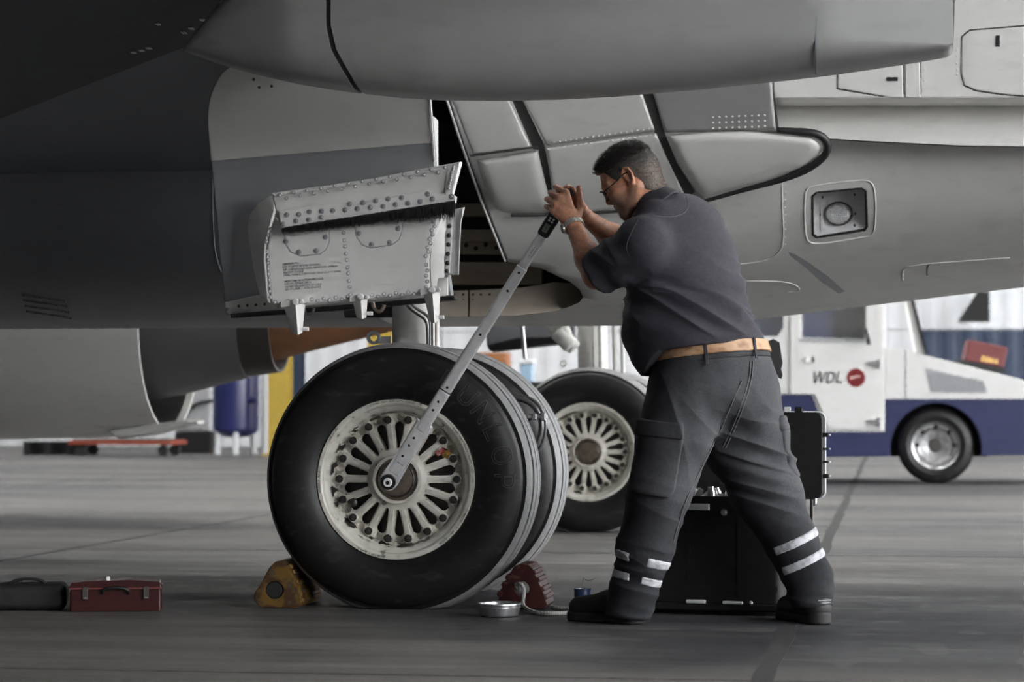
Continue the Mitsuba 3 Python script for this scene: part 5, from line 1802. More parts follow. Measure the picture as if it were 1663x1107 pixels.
# ---- boots
def boot(heel, yaw, sc=1.0, lift=0.0):
    c, s = math.cos(yaw), math.sin(yaw)
    R = np.array([[c, -s, 0], [s, c, 0], [0, 0, 1.0]])
    o = np.array([heel[0], heel[1], 0.0])

    def loc(p):
        return ((p - o) @ R) / sc

    def up(p):
        q = loc(p)
        d = seg(q, (0.045, 0, 0.055), (0.13, 0, 0.062), 0.042, 0.045)
        d = smin(d, seg(q, (0.13, 0, 0.055), (0.25, 0.004, 0.045), 0.047, 0.040), 0.03)
        d = smin(d, seg(q, (0.055, 0, 0.06), (0.06, 0, 0.16), 0.045, 0.052), 0.04)
        return smax(smax(d, 0.016 - q[:, 2], 0.006), q[:, 2] - 0.15, 0.01) * sc

    def so(p):
        q = loc(p)
        z = q.copy()
        z[:, 2] *= 0.35
        d = np.minimum(seg(z, (0.04, 0, 0.004), (0.15, 0, 0.004), 0.045, 0.05), seg(z, (0.15, 0, 0.004), (0.255, 0.004, 0.004), 0.05, 0.043))
        arch = np.exp(-((q[:, 0] - 0.115) / 0.03) ** 2) * 0.008
        d = smax(smax(d, arch + 0.001 - q[:, 2], 0.003), q[:, 2] - 0.032 - 0.012 * np.clip((0.1 - q[:, 0]) / 0.1, 0, 1), 0.003)
        return d * sc
    b = np.array([o + R @ np.array(x) for x in [(-0.03, -0.08, 0), (-0.03, 0.08, 0), (0.33, -0.08, 0), (0.33, 0.08, 0.0)]])
    lo_, hi_ = b.min(0) - 0.02, b.max(0) + 0.02
    hi_[2], lo_[2] = 0.19, -0.01
    k = add(MAN + '__boot', nets(up, lo_, hi_, 0.0046), SHOE, True, label='black leather work boot')
    add(k + '__sole', nets(so, lo_, hi_, 0.0046), SOLE, 40)
    for q_, w in (((0.02, 0, 0.075), 1), ((0.02, 0, 0.084), 1)):
        arc = [o + R @ (np.array([0.05 - 0.052 * math.cos(a), 0.05 * math.sin(a), q_[2]]) * sc) for a in np.linspace(-1.2, 1.2, 16)]
        add(k + '__piping', sweep(arc, 0.0016, 6), REFLECT if w else SHOE, True)


hl = J(1041, 1012, 8.80)
boot((hl[0], 8.80), math.radians(180 - 37), 1.06)
hr_ = J(1346, 1012, 8.79)
boot((hr_[0] - 0.02, 8.775), math.radians(112), 1.04)

# ---- glasses
def gl(f, l, u):
    return hp(f, l, u)


gm = []
for s in (-1, 1):
    ringp = [gl(0.112 - 0.012 * abs(math.cos(a)), s * (0.036 + 0.026 * math.cos(a)), -0.006 + 0.020 * math.sin(a)) for a in np.linspace(0, 2 * np.pi, 24, endpoint=False)]
    gm.append(sweep(ringp, 0.0024, 6, True))
    gm.append(sweep(spline([gl(0.098, s * 0.060, 0.002), gl(0.088, s * 0.073, 0.003), gl(0.04, s * 0.0805, 0.007), gl(0.0, s * 0.084, 0.014), gl(-0.02, s * 0.085, 0.008)], 20), 0.0021, 6))
gm.append(sweep([gl(0.104, -0.011, 0.0), gl(0.108, 0, 0.003), gl(0.104, 0.011, 0.0)], 0.0018, 6))
GL = add(MAN + '__glasses', cat_(gm), BLACK, 40, label='thin black spectacles')
for s in (-1, 1):
    c_ = gl(0.106, s * 0.034, -0.004)
    pane = lathe([(0, 0), (0.0175, 0), (0.0175, 0.0012), (0, 0.0012)], 24)
    add(GL + '__lens', xf(pane, frame(c_, HF + HL * s * 0.25, HU)), 'pane_glass', False)

# ---- wristwatch
wa = (LHK[1] + LHK[2]) / 2 - WRL
wa = (WRL - ELL_) / np.linalg.norm(WRL - ELL_)
wc = WRL - wa * 0.006
xax = np.array([1.0, 0, 0]) - wa * wa[0]
xax /= np.linalg.norm(xax)
yax = np.cross(wa, xax)
wf = lambda p: body_sdf(p)
links = []
rad = 0.036
for k in range(22):
    a = 2 * math.pi * k / 22
    dv = xax * math.cos(a) + yax * math.sin(a)
    # nearest surface along dv
    t = 0.015
    for _ in range(30):
        t += float(np.clip(wf((wc + dv * t)[None])[0], -0.01, 0.02)) * -1 * -1 if False else 0
        break
    rr = np.linspace(0.02, 0.055, 36)
    val = wf(wc + dv * rr[:, None])
    t = rr[np.argmax(val > 0)] if (val > 0).any() else 0.045
    links.append((dv, t + 0.002))
M_ = []
WATCHM = mat('watch_steel', (0.66, 0.65, 0.62), 0.28, 0.85)
WA = uniq(MAN + '__wristwatch')
tag(WA, 'steel wristwatch on a link bracelet')
face_i = 11
for k, (dv, t) in enumerate(links):
    if abs(k - face_i) <= 1:
        continue
    for j, w in ((-1, 0.0055), (0, 0.0075), (1, 0.0055)):
        b_ = box(0.0098, w, 0.0038, (0, 0, 0), 0.0008)
        add(WA + '__link', xf(b_, frame(wc + dv * t + wa * j * 0.0068, dv, np.cross(wa, dv))), WATCHM, False)
dv, t = links[face_i]
add(WA + '__case', xf(lathe([(0, -0.003), (0.017, -0.003), (0.0195, 0.001), (0.0195, 0.005), (0.0175, 0.0075), (0.0155, 0.0075), (0.0155, 0.006), (0, 0.006)], 28), frame(wc + dv * (t + 0.003), dv)), WATCHM, 30)
add(WA + '__dial', xf(lathe([(0, 0), (0.0152, 0), (0.0152, 0.0006), (0, 0.0006)], 28), frame(wc + dv * (t + 0.0092), dv)), mat('dial', (0.45, 0.47, 0.45), 0.4), 30)
add(WA + '__hand_bar', cat_([xf(box(0.001, 0.009, 0.0005, (0, 0.004, 0)), frame(wc + dv * (t + 0.0101), dv)), xf(box(0.0012, 0.006, 0.0005, (0.003, 0, 0)), frame(wc + dv * (t + 0.0101), dv))]), BLACK, False)

# ------------------------------------------------------------------ torque wrench
WR_ = thing('torque_wrench', 'long silver digital torque wrench reaching from wheel hub to hands', 'wrench')
wB, wT = J(632, 780, 9.30), J(924, 313, 9.0)
wz = (wT - wB) / np.linalg.norm(wT - wB)
wx = np.cross(wz, [0, 1.0, 0])
wx /= np.linalg.norm(wx)
wx = wx if wx[0] > 0 else -wx
wy = np.cross(wz, wx)                # towards the viewer or away
WL = np.linalg.norm(wT - wB)
WM = np.eye(4)
WM[:3, 0], WM[:3, 1], WM[:3, 2], WM[:3, 3] = wx, wy, wz, wB
sgn = -1.0 if wy[1] > 0 else 1.0     # local y sign that faces the viewer


def wl(px, py):
    """length along the wrench of a photo pixel"""
    a = np.array([632.0, 780.0])
    d = np.array([924.0, 313.0]) - a
    f_ = ((np.array([px, py]) - a) @ d) / (d @ d)
    # perspective
    Y0, Y1 = 9.30, 9.0
    return WL * f_ * Y0 / (Y1 + (Y0 - Y1) * f_)


def bar(z0, z1, w0, w1, d, ch=0.004, cy=0.0):
    """rounded flat bar, widths w0 at z0 to w1 at z1"""
    a = np.asarray(rounded_rect(1, 1, 0.28, 4).exterior.coords)[:-1]
    secs_ = []
    for z, w, e in ((z0, w0, 1 - 2 * ch / d), (z0 + ch, w0, 1), (z1 - ch, w1, 1), (z1, w1, 1 - 2 * ch / d)):
        secs_.append(np.stack([a[:, 0] * w * e, a[:, 1] * d * e + cy, np.full(len(a), z)], 1))
    return loft(secs_)


l1, l2, l3, l4, l5, l6 = wl(640, 768), wl(688, 692), wl(722, 634), wl(846, 432), wl(879, 382), wl(899, 352)
tubeA, tubeB = 0.050, 0.047
add(WR_ + '__drive_head', tm(m3.Manifold.batch_hull([m3.Manifold.cylinder(0.024, 0.036, 0.036, 32).translate((0, 0, -0.012)).rotate((90, 0, 0)), man(box(0.060, 0.024, 0.02, (0, 0, wl(664, 740))))])), ALU, 30, WM)
add(WR_ + '__drive_socket', xf(lathe([(0.0, -0.03), (0.024, -0.03), (0.029, -0.02), (0.029, 0.03), (0, 0.03)], 28), frame((0, 0, 0), (0, sgn, 0))), BLACK, 30, WM)
add(WR_ + '__lower_arm', bar(wl(640, 768), wl(692, 686), 0.056, 0.068, 0.030), ALU, 30, WM)
add(WR_ + '__middle_arm', bar(wl(684, 700), l3 - 0.001, 0.050, 0.048, 0.034), ALU, 30, WM)
add(WR_ + '__joint_band', bar(l3 - 0.003, l3 + 0.003, 0.0465, 0.0465, 0.030), DARKSTEEL, 30, WM)
add(WR_ + '__upper_arm', bar(l3 + 0.001, l4, 0.047, 0.043, 0.034), ALU, 30, WM)
add(WR_ + '__label_tube', bar(l4 - 0.005, l5 + 0.02, 0.036, 0.036, 0.028), ALU, 30, WM)
add(WR_ + '__display_head', bar(l5, l6 + 0.03, 0.046, 0.050, 0.042, 0.006), BLACK, 30, WM)
add(WR_ + '__grip', bar(l6, WL + 0.012, 0.030, 0.030, 0.030, 0.004), BLACKM, 30, WM)
add(WR_ + '__end_ring', xf(lathe([(0.0, -0.032), (0.009, -0.035), (0.0155, -0.035), (0.0175, -0.032), (0.0175, -0.024)], 28), frame((0, sgn * 0.004, 0), (0, -sgn, 0))), WHITE, 30, WM)
add(WR_ + '__socket_hole', xf(lathe([(0.0, -0.0365), (0.007, -0.0365), (0.007, -0.02), (0, -0.02)], 20), frame((0, sgn * 0.004, 0), (0, -sgn, 0))), BLACK, 30, WM)
for (px, py, off, d) in ((676, 712, 0, .030), (665, 722, 0, .030), (657, 740, 0, .030), (705, 665, 0, .034), (714, 652, 0, .034), (727, 628, 0, .034), (780, 542, 0, .034), (823, 470, 0, .034), (840, 440, 0, .034)):
    add(WR_ + '__rivet_hole', xf(lathe([(0, -0.001), (0.0045, -0.001), (0.0052, 0.0006), (0, 0.0008)], 14), frame((0.0 if d > 0.031 else -0.006, sgn * (d / 2), wl(px, py)), (0, sgn, 0))), HOLE, 30, WM)
# display: four buttons and a screen with figures
zm = (l5 + l6) / 2
ex = 1.0
add(WR_ + '__screen', box(0.021, 0.002, 0.034, (-0.002 * ex, sgn * 0.0215, zm - 0.006)), mat('lcd', (0.16, 0.20, 0.15), 0.3), False, WM)
dg = cat_([xf(meshkit.text_mesh(s_, 0.008, 0.0006), np.array([[0, sgn * 0 - 0, 0, 0], [0, 0, 0, 0], [0, 0, 0, 0], [0, 0, 0, 1.0]]) + np.array([[0, -1, 0, x_], [0, 0, sgn, sgn * 0.0225], [1, 0, 0, zm - 0.02], [0, 0, 0, 0]])) for s_, x_ in (('130.5', 0.0),)])
add(WR_ + '__screen_digits', dg, INK, False, WM)
for i in (0, 1):
    for j in (0, 1):
        add(WR_ + '__button', box(0.0085, 0.003, 0.0075, (-0.008 + 0.0135 * i, sgn * 0.0215, zm + 0.024 + 0.0105 * j), 0.001), WHITE, False, WM)
lab = []
for r_, (s_, h_) in enumerate((('125-1000 N.m', 0.006), ('TORQUE  ANGLE', 0.004))):
    m = meshkit.text_mesh(s_, h_, 0.0005)
    m.apply_translation((-(m.bounds[1][0]) / 2, 0, 0))
    lab.append(xf(m, np.array([[0, -1 * 1.0, 0, 0.006 + r_ * 0.009 - 0.004], [0, 0, sgn, sgn * 0.0142], [1, 0, 0, (l4 + l5) / 2], [0, 0, 0, 1.0]])))
add(WR_ + '__lettering', cat_(lab), INK, False, WM)
m = cat_([xf(meshkit.text_mesh('3/4 IN', 0.006, 0.0005), np.array([[1, 0, 0, -0.012], [0, 0, sgn, sgn * 0.0155], [0, 1, 0, wl(650, 752)], [0, 0, 0, 1.0]]))])
add(WR_ + '__lettering', m, INK, False, WM)
# ------------------------------------------------------------------ open tool case on its trolley
CY_ = math.radians(16)
KM = mat4((0.806, 9.39, 0), -CY_)            # local x right, y away
KB = mat('case_black', mikit.proc(lambda p, n, uv: mi.Color3f(0.006) * (0.8 + 0.5 * fbm(p.x * 20, p.y * 20, p.z * 20, 2))), 0.62, spec=0.35)
WHITEP = mat('white_plastic', (0.62, 0.63, 0.64), 0.4)
TC_ = thing('tool_case', 'open black rolling tool case with upright lid standing behind the mechanic', 'tool case')


def rbx(sx, sy, sz, c, r=0.02):
    return prism(rounded_rect(sx, sy, r, 4), sz, c[2] - sz / 2, 0.008).apply_translation((c[0], c[1], 0))


body_ = man(rbx(0.53, 0.36, 0.40, (0, 0, 0.245), 0.03)) - m3.Manifold.cube((0.48, 0.31, 0.2), True).translate((0, 0, 0.43))
add(TC_ + '__body', tm(body_), KB, 30, KM)
for k, z in enumerate((0.10, 0.19, 0.28, 0.355)):
    add(TC_ + '__rib', box(0.50, 0.004, 0.010 if k else 0.02, (0, -0.181, z), 0), KB, False, KM)
for x in (-0.09, 0.10):
    add(TC_ + '__rib', box(0.010, 0.004, 0.3, (x, -0.181, 0.22), 0), KB, False, KM)
lid = man(rbx(0.50, 0.10, 0.345, (0, 0, 0), 0.025)) - m3.Manifold.cube((0.46, 0.08, 0.31), True).translate((0, -0.03, 0))
LIDC = (0.115, 0.20, 0.595)
lidm = xf(tm(man(trimesh.Trimesh(*[getattr(prism(rounded_rect(0.50, 0.335, 0.028, 5), 0.085, 0, 0.008), a) for a in ('vertices', 'faces')], process=False))), np.array([[1, 0, 0, 0], [0, 0, 1, 0], [0, -1, 0, 0], [0, 0, 0, 1.0]]))
lidm.apply_translation((LIDC[0], LIDC[1] - 0.04, LIDC[2]))
LD_ = add(TC_ + '__lid', lidm, KB, 30, KM)
add(LD_ + '__rim', sweep([(LIDC[0] + x, LIDC[1] + 0.047, LIDC[2] + z) for x, z in np.asarray(rounded_rect(0.502, 0.338, 0.028, 5).exterior.coords)[:-1]], 0.004, 6, True), WHITEP, True, KM)
for z in (0.675, 0.62, 0.57, 0.515):
    tip = z in (0.62, 0.57)
    add(LD_ + '__latch', box(0.022, 0.02, 0.008 if tip else 0.016, (LIDC[0] + 0.262, LIDC[1], z), 0.002), KB, False, KM)
    add(LD_ + '__latch_tip', box(0.008, 0.012, 0.006, (LIDC[0] + 0.275, LIDC[1], z), 0.001), WHITEP, False, KM)
add(LD_ + '__label', box(0.026, 0.012, 0.022, (LIDC[0] + 0.11, LIDC[1], LIDC[2] + 0.178), 0.002), WHITEP, False, KM)
add(LD_ + '__latch', box(0.03, 0.02, 0.022, (LIDC[0] + 0.155, LIDC[1], LIDC[2] + 0.178), 0.003), KB, False, KM)
for x in (-0.15, 0.27):
    add(TC_ + '__hinge_bracket', box(0.05, 0.03, 0.05, (0.02 + x * 0.8, 0.185, 0.425), 0.005), KB, False, KM)
for x in (0.295, 0.325):
    add(TC_ + '__trolley_rod', rod((x, 0.17, 0.05), (x, 0.17, 0.425), 0.008), DARKSTEEL, 40, KM)
add(TC_ + '__trolley_bar', sweep(spline([(0.2, 0.17, 0.435), (0.30, 0.17, 0.432), (0.335, 0.17, 0.43), (0.336, 0.17, 0.40)], 16), 0.008, 8), STEEL, True, KM)
add(TC_ + '__trolley_base', cat_([box(0.60, 0.42, 0.024, (-0.01, 0, 0.028), 0.006), box(0.54, 0.02, 0.03, (0, -0.205, 0.03), 0.006)]), KB, False, KM)
for x in (-0.27, 0.26):
    for y in (-0.16, 0.16):
        add(TC_ + '__caster', cat_([rod((x - 0.012, y, 0.02), (x + 0.012, y, 0.02), 0.0195), box(0.03, 0.03, 0.012, (x, y, 0.035))]), RUBBER, 40, KM)
for (x, z, w, h) in ((-0.055, 0.05, 0.075, 0.014), (0.085, 0.048, 0.078, 0.012), (0.155, 0.05, 0.012, 0.012)):
    add(TC_ + '__base_latch', box(w, 0.012, h, (x, -0.214, z), 0.003), WHITEP, False, KM)
for (x, z, w, h) in ((-0.135, 0.398, 0.02, 0.026), (-0.05, 0.405, 0.082, 0.024), (0.115, 0.40, 0.028, 0.024)):
    add(TC_ + '__label', box(w, 0.008, h, (x, -0.183, z), 0.002), WHITEP, False, KM)
add(TC_ + '__lock', xf(lathe([(0, 0.012), (0.009, 0.012), (0.012, 0.006), (0.014, 0)], 16), frame((0.045, -0.18, 0.385), (0, -1, 0))), STEEL, 40, KM)
CHROME = mat('chrome', (0.72, 0.72, 0.72), 0.22, 0.9)
tl_rng = np.random.default_rng(3)
for k in range(20):
    x, y = -0.20 + 0.021 * k, -0.12 + 0.045 * (k % 3)
    t_ = thing('socket', 'chrome socket in the tray of the open tool case', 'socket', 'chrome sockets in the tool case')
    put(t_, shape(xf(lathe([(0.008, 0), (0.014, 0), (0.015, 0.002), (0.015, 0.03), (0.012, 0.036), (0.012, 0.045), (0.008, 0.045)], 14, True), frame((0, 0, 0), tl_rng.normal(0, 0.5, 3) + [0, 0, 0.9])), CHROME, 30), KM @ mat4((x, y, 0.432)))
tray = box(0.475, 0.305, 0.02, (0, 0, 0.40), 0.003)
add(TC_ + '__tray', tray, KB, False, KM)
t_ = thing('ratchet', 'dark ratchet handle lying across the sockets in the tool case', 'ratchet')
put(t_, shape(cat_([rod((-0.05, 0, 0), (0.12, 0, 0.012), 0.009, 0.013), xf(lathe([(0, -0.012), (0.02, -0.012), (0.022, 0), (0.02, 0.012), (0, 0.012)], 18), np.eye(4)), rod((-0.05, 0, 0), (-0.08, 0, 0), 0.006)]), DARKSTEEL, 30), KM @ mat4((0.07, 0.02, 0.487)))

# ------------------------------------------------------------------ wheel chocks
YEL = mat('chock_yellow', mikit.proc(lambda p, n, uv: mix(mix((0.115, 0.062, 0.009), (0.055, 0.024, 0.008), sst(0.45, 0.62, fbm(p.x * 22, p.y * 22, p.z * 22, 3))), (0.06, 0.045, 0.03), sst(0.55, 0.7, fbm(p.x * 45, p.y * 45, p.z * 45 + 4, 3)))), 0.6)
REDC = mat('chock_red', mikit.proc(lambda p, n, uv: mix(mix((0.06, 0.008, 0.0055), (0.03, 0.0055, 0.0045), fbm(p.x * 18, p.y * 18, p.z * 18, 3)), (0.22, 0.13, 0.1), sst(0.6, 0.85, fbm(p.x * 40, p.y * 40, p.z * 40, 3)) * sst(0.09, 0.18, p.z) * 0.8)), 0.55)


def chock(name, label, m_, face_px, hole, Y, depth, teeth, skew):
    k = thing(name, label, 'wheel chock')
    p = np.asarray(face_px, float)
    w = P(p[:, 0], p[:, 1], np.full(len(p), Y))
    c = w.mean(0)
    poly = sg.Polygon(np.stack([w[:, 0] - c[0], np.maximum(w[:, 2], 0.001)], 1)).buffer(-0.01).buffer(0.01)
    hc = P(float(hole[0]), float(hole[1]), Y)
    poly2 = poly.difference(sg.Point(hc[0] - c[0], hc[2]).buffer(hole[2], quad_segs=10))
    b = prism(poly2, depth, 0, 0.006)
    M = np.eye(4)
    ydir = np.array([math.sin(skew), math.cos(skew), 0])
    xdir = np.array([math.cos(skew), -math.sin(skew), 0])
    M[:3, 0], M[:3, 1], M[:3, 2] = xdir, [0, 0, 1], -ydir
    M[:3, 3] = [c[0], Y, 0] + ydir * depth
    add(k, xf(b, M), m_, 30)
    for tx_, ty_, tw, th2, ang in teeth:
        o = P(float(tx_), float(ty_), Y)
        t_ = box(tw, depth * 0.96, th2, (0, 0, 0), 0.004)
        a = math.radians(ang)
        R = np.eye(4)
        R[:3, :3] = np.stack([xdir * math.cos(a) + np.array([0, 0, 1]) * math.sin(a), ydir, -xdir * math.sin(a) + np.array([0, 0, 1]) * math.cos(a)], 1)
        R[:3, 3] = o + ydir * depth / 2
        add(k + '__grip_bar', xf(t_, R), m_, False)
    return k, ydir


CHY, _ = chock('wheel_chock', 'scuffed yellow wheel chock with round hole in front of the tire', YEL, [(410, 974), (412, 962), (424, 945), (436, 922), (446, 912), (460, 910), (468, 918), (478, 940), (487, 962), (489, 980), (482, 987), (420, 986)], (445, 958, 0.035), 9.5, 0.34,
               [(470, 920, .02, .012, -65), (475, 929, .02, .012, -65), (481, 946, .02, .012, -65), (486, 963, .02, .012, -70), (489, 975, .02, .012, -75)], 0.15)
add(CHY + '__tube', rod(P(445.0, 958.0, 9.51), P(445.0, 958.0, 9.51) + np.array([0.05, 0.32, 0]), 0.0345, n=24), RUBBER, 40)
CHR, yd = chock('wheel_chock', 'red rubber wheel chock behind the tire with a white rope through it', REDC, [(808, 978), (812, 958), (826, 934), (834, 920), (842, 916), (858, 917), (865, 924), (872, 940), (884, 966), (888, 982), (884, 988), (850, 988), (812, 984)], (847, 956, 0.030), 9.42, 0.22,
                [(811, 964, .022, .02, 62), (818, 949, .022, .02, 62), (824, 937, .022, .018, 62), (866, 930, .02, .02, -60), (872, 942, .02, .02, -62), (879, 957, .02, .02, -64), (884, 970, .02, .018, -66)], 0.15)
ROPE = mat('rope_white', mikit.proc(lambda p, n, uv: mi.Color3f(0.62, 0.61, 0.58) * (0.55 + 0.45 * sst(-0.3, 0.5, dr.sin(p.x * 700 + p.y * 250)))), 0.8)
rp_ = [J(842, 962, 9.60), J(838, 955, 9.50), J(840, 948, 9.40), J(848, 950, 9.37), J(851, 964, 9.37), J(849, 978, 9.36), J(856, 988, 9.30), J(868, 995.5, 9.22), J(885, 998, 9.16), J(905, 997, 9.165), J(925, 996, 9.19), J(945, 992, 9.27), J(930, 988.5, 9.37), J(905, 986, 9.42), J(896, 985, 9.45)]
for k in range(7, len(rp_)):
    rp_[k][2] = 0.0085
add(CHR + '__rope', sweep(spline(rp_, 120), 0.0078, 8), ROPE, True, label='white braided rope')

# ------------------------------------------------------------------ dish, can, toolbox, bag
d_ = thing('metal_dish', 'round shallow steel dish with a rim on the floor beside the red chock', 'dish')
dc = J(811, 996, 9.13)
add(d_, lathe([(0, 0.0), (0.062, 0.0), (0.072, 0.006), (0.077, 0.03), (0.0775, 0.042), (0.083, 0.046), (0.082, 0.051), (0.075, 0.049), (0.071, 0.034), (0.066, 0.014), (0, 0.008)], 48), STEEL, 30, mat4((dc[0], dc[1], 0)))
add(d_ + '__rim_band', lathe([(0.078, 0.034), (0.0805, 0.035), (0.0805, 0.039), (0.078, 0.04)], 48, True), STEEL, 30, mat4((dc[0], dc[1], 0)))
c_ = thing('paint_can', 'small blue can with a thin wire sticking out, in front of the boot', 'can')
cc_ = J(946, 988, 9.42)
BLUEC = mat('can_blue', (0.012, 0.024, 0.075), 0.3, coat=0.5)
CM = mat4((cc_[0], cc_[1], 0))
add(c_, lathe([(0, 0), (0.031, 0), (0.033, 0.003), (0.0325, 0.006), (0.0325, 0.077), (0.034, 0.08), (0.034, 0.083), (0.03, 0.083), (0.029, 0.076), (0, 0.076)], 36), BLUEC, 30, CM)
add(c_ + '__lid', lathe([(0, 0.078), (0.026, 0.078), (0.027, 0.0815), (0.0295, 0.0815), (0.0295, 0.076), (0, 0.075)], 36), STEEL, 30, CM)
add(c_ + '__wire', sweep(spline([(-0.006, 0, 0.077), (0.0, 0, 0.10), (0.004, 0, 0.124), (0.012, 0, 0.118), (0.026, 0, 0.113), (0.045, 0, 0.122)], 40), 0.0011, 6), DARKSTEEL, True, CM)
RED = mat('toolbox_red', paint_fn((0.036, 0.0035, 0.0035), 0.3, 3), 0.3, coat=0.5)
tb = thing('toolbox', 'red metal toolbox with handle and two latches on the floor at left', 'toolbox')
tc_ = J(189, 988, 9.42)
BM_ = mat4((tc_[0], tc_[1], 0), 0.12)
add(tb, rbx(0.345, 0.17, 0.088, (0, 0, 0.046), 0.008), RED, 30, BM_)
add(tb + '__lid', cat_([rbx(0.352, 0.178, 0.018, (0, 0, 0.098), 0.008), xf(prism([(-0.17, 0.106), (0.17, 0.106), (0.165, 0.112), (0.05, 0.12), (-0.1, 0.116), (-0.165, 0.111)], 0.15), np.array([[1, 0, 0, 0], [0, 0, -1, 0.075], [0, 1, 0, 0], [0, 0, 0, 1.0]]))]), RED, 30, BM_)
add(tb + '__lid_edge', box(0.354, 0.005, 0.006, (0, -0.0895, 0.0895), 0.001), mat('toolbox_edge', (0.14, 0.04, 0.04), 0.3), False, BM_)
add(tb + '__handle', sweep(spline([(-0.05, -0.09, 0.07), (-0.045, -0.105, 0.085), (0, -0.11, 0.094), (0.045, -0.105, 0.085), (0.05, -0.09, 0.07)], 24), 0.006, 8), BLACK, True, BM_)
for x in (-0.115, 0.115):
    add(tb + '__latch', box(0.022, 0.008, 0.05, (x, -0.09, 0.072), 0.002), DARKSTEEL, False, BM_)
    add(tb + '__latch_catch', box(0.014, 0.006, 0.006, (x, -0.094, 0.054), 0.001), STEEL, False, BM_)
add(tb + '__clip', box(0.014, 0.01, 0.018, (-0.03, -0.05, 0.124), 0.002), WHITE, False, BM_)
bg = thing('tool_bag', 'flat black tool bag on the floor left of the red toolbox', 'bag')
bc = J(46, 984, 9.46)
bgm = nets(lambda p: rbox(p, (0, 0, 0.052), (0.15, 0.09, 0.05), np.eye(3), 0.03) + 0.006 * (meshkit.noise(p * 16, 3) - 0.5), (-0.2, -0.14, -0.02), (0.2, 0.14, 0.14), 0.006)
tag(bg)
add(bg, bgm, BLACKM, True, mat4((bc[0], bc[1], 0), 0.1))
add(bg + '__strap', sweep(spline([(-0.07, -0.03, 0.1), (-0.04, -0.03, 0.115), (0.04, -0.03, 0.115), (0.07, -0.03, 0.1)], 16), 0.006, 8), BLACKM, True, mat4((bc[0], bc[1], 0), 0.1))

# ------------------------------------------------------------------ tow tractor
TW = uniq('tow_tractor')
tag(TW, 'white and blue tow tractor with lettered door parked behind the mechanic', 'tow tractor')
tt = float(to_ac(J(1520, 785, 25.0))[1])
TWW = mat('tractor_white', paint_fn((0.66, 0.66, 0.65), 0.06), 0.35, coat=0.3)
TWB = mat('tractor_blue', paint_fn((0.022, 0.026, 0.085), 0.1), 0.4, coat=0.2)
TWG = mat('tractor_grille', (0.33, 0.335, 0.35), 0.5)
GLASSD = mat('cab_dark', mikit.proc(lambda p, n, uv: mix((0.012, 0.014, 0.022), (0.03, 0.042, 0.10), sst(0.4, 0.6, noise(p.x * 3.1, 0.0, 0.0)))), 0.4)


def side(pxpoly, depth, off=0.0, ch=0.0):
    """prism across the tractor: outline on the near side plane, running `depth` metres away"""
    p = np.asarray(pxpoly, float)
    q_ = to_ac(PT(p[:, 0], p[:, 1], np.full(len(p), tt)))
    m = prism(sg.Polygon(q_[:, [0, 2]]).buffer(0), depth, 0, ch)
    M = np.eye(4)
    M[:3, :3] = np.stack([AU, [0, 0, 1], -AV], 1)
    M[:3, 3] = AO + AV * (tt + off + depth)
    return xf(m, M)


arch = [(1520 + 74 * math.cos(a), 728 - 74 * math.sin(a)) for a in np.linspace(-0.25, math.pi + 0.2, 24)]
low_ = sg.Polygon([(1100, 640), (1318, 640), (1342, 701), (1437, 701), (1437, 648), (1720, 648), (1720, 738), (1100, 745)]).difference(sg.Polygon(arch + [(1440, 800), (1600, 800)])).difference(sg.Point(1165, 728).buffer(72)).difference(sg.box(1347, 713, 1436, 735))
low_ = max(getattr(low_, 'geoms', [low_]), key=lambda g: g.area)
add(TW + '__lower_body', side(np.asarray(low_.exterior.coords)[:-1], 1.9, 0, 0.012), TWB, 30, label='blue lower body')
for wa_ in ([(1436, 652), (1606, 652), (1606, 742), (1436, 742)], [(1088, 652), (1245, 652), (1245, 742), (1088, 742)]):
    add(TW + '__wheel_arch', side(wa_, 1.2, 0.33), BLACKM, False)
add(TW + '__step', side([(1347, 713), (1436, 713), (1436, 735), (1347, 735)], 1.5, 0.2), BLACKM, False)
cab = man(side([(1100, 380), (1462, 380), (1470, 470), (1437, 470), (1437, 701), (1342, 701), (1318, 640), (1100, 640)], 1.9, 0.0, 0.012))
win = [(1302, 400), (1404, 400), (1404, 550), (1302, 547)]
rwin = [(1180, 470), (1272, 462), (1272, 532), (1262, 546), (1180, 546)]
cab = cab - man(side(win, 0.5, -0.2)) - man(side(rwin, 0.5, -0.2))
add(TW + '__cab', tm(cab), TWW, 30, label='white cab')
add(TW + '__cab__interior', cat_([side([(1290, 400), (1415, 400), (1415, 552), (1290, 552)], 0.05, 0.25), side([(1175, 450), (1280, 450), (1280, 550), (1175, 550)], 0.05, 0.25)]), GLASSD, False)
dp = sg.Polygon([(1283, 400), (1433, 400), (1434, 697), (1346, 697), (1323, 640), (1283, 640)]).difference(sg.Polygon([(1300, 395), (1406, 395), (1406, 552), (1300, 549)]))
dp = max(getattr(dp, 'geoms', [dp]), key=lambda g: g.area)
DO = add(TW + '__door', side(np.asarray(dp.exterior.coords)[:-1], 0.04, -0.03, 0.01), TWW, 30)
add(DO + '__window', side([(1301, 398), (1405, 398), (1405, 551), (1301, 548)], 0.006, 0.0), 'pane_glass', False)
add(DO + '__window_frame', side([(1298, 549), (1407, 551), (1407, 556), (1298, 554)], 0.02, -0.045), TWG, False)
add(TW + '__rear_window', side(rwin, 0.006, 0.02), 'pane_glass', False)
for y in (590, 685):
    add(DO + '__hinge', cat_([side([(1410, y - 4), (1428, y - 3), (1428, y + 3), (1410, y + 4)], 0.03, -0.06), side([(1426, y - 7), (1430, y - 7), (1430, y + 7), (1426, y + 7)], 0.05, -0.07)]), STEEL, False)
add(DO + '__handle', side([(1308, 580), (1318, 579), (1318, 588), (1308, 588)], 0.03, -0.06, 0.006), WHITE, False)
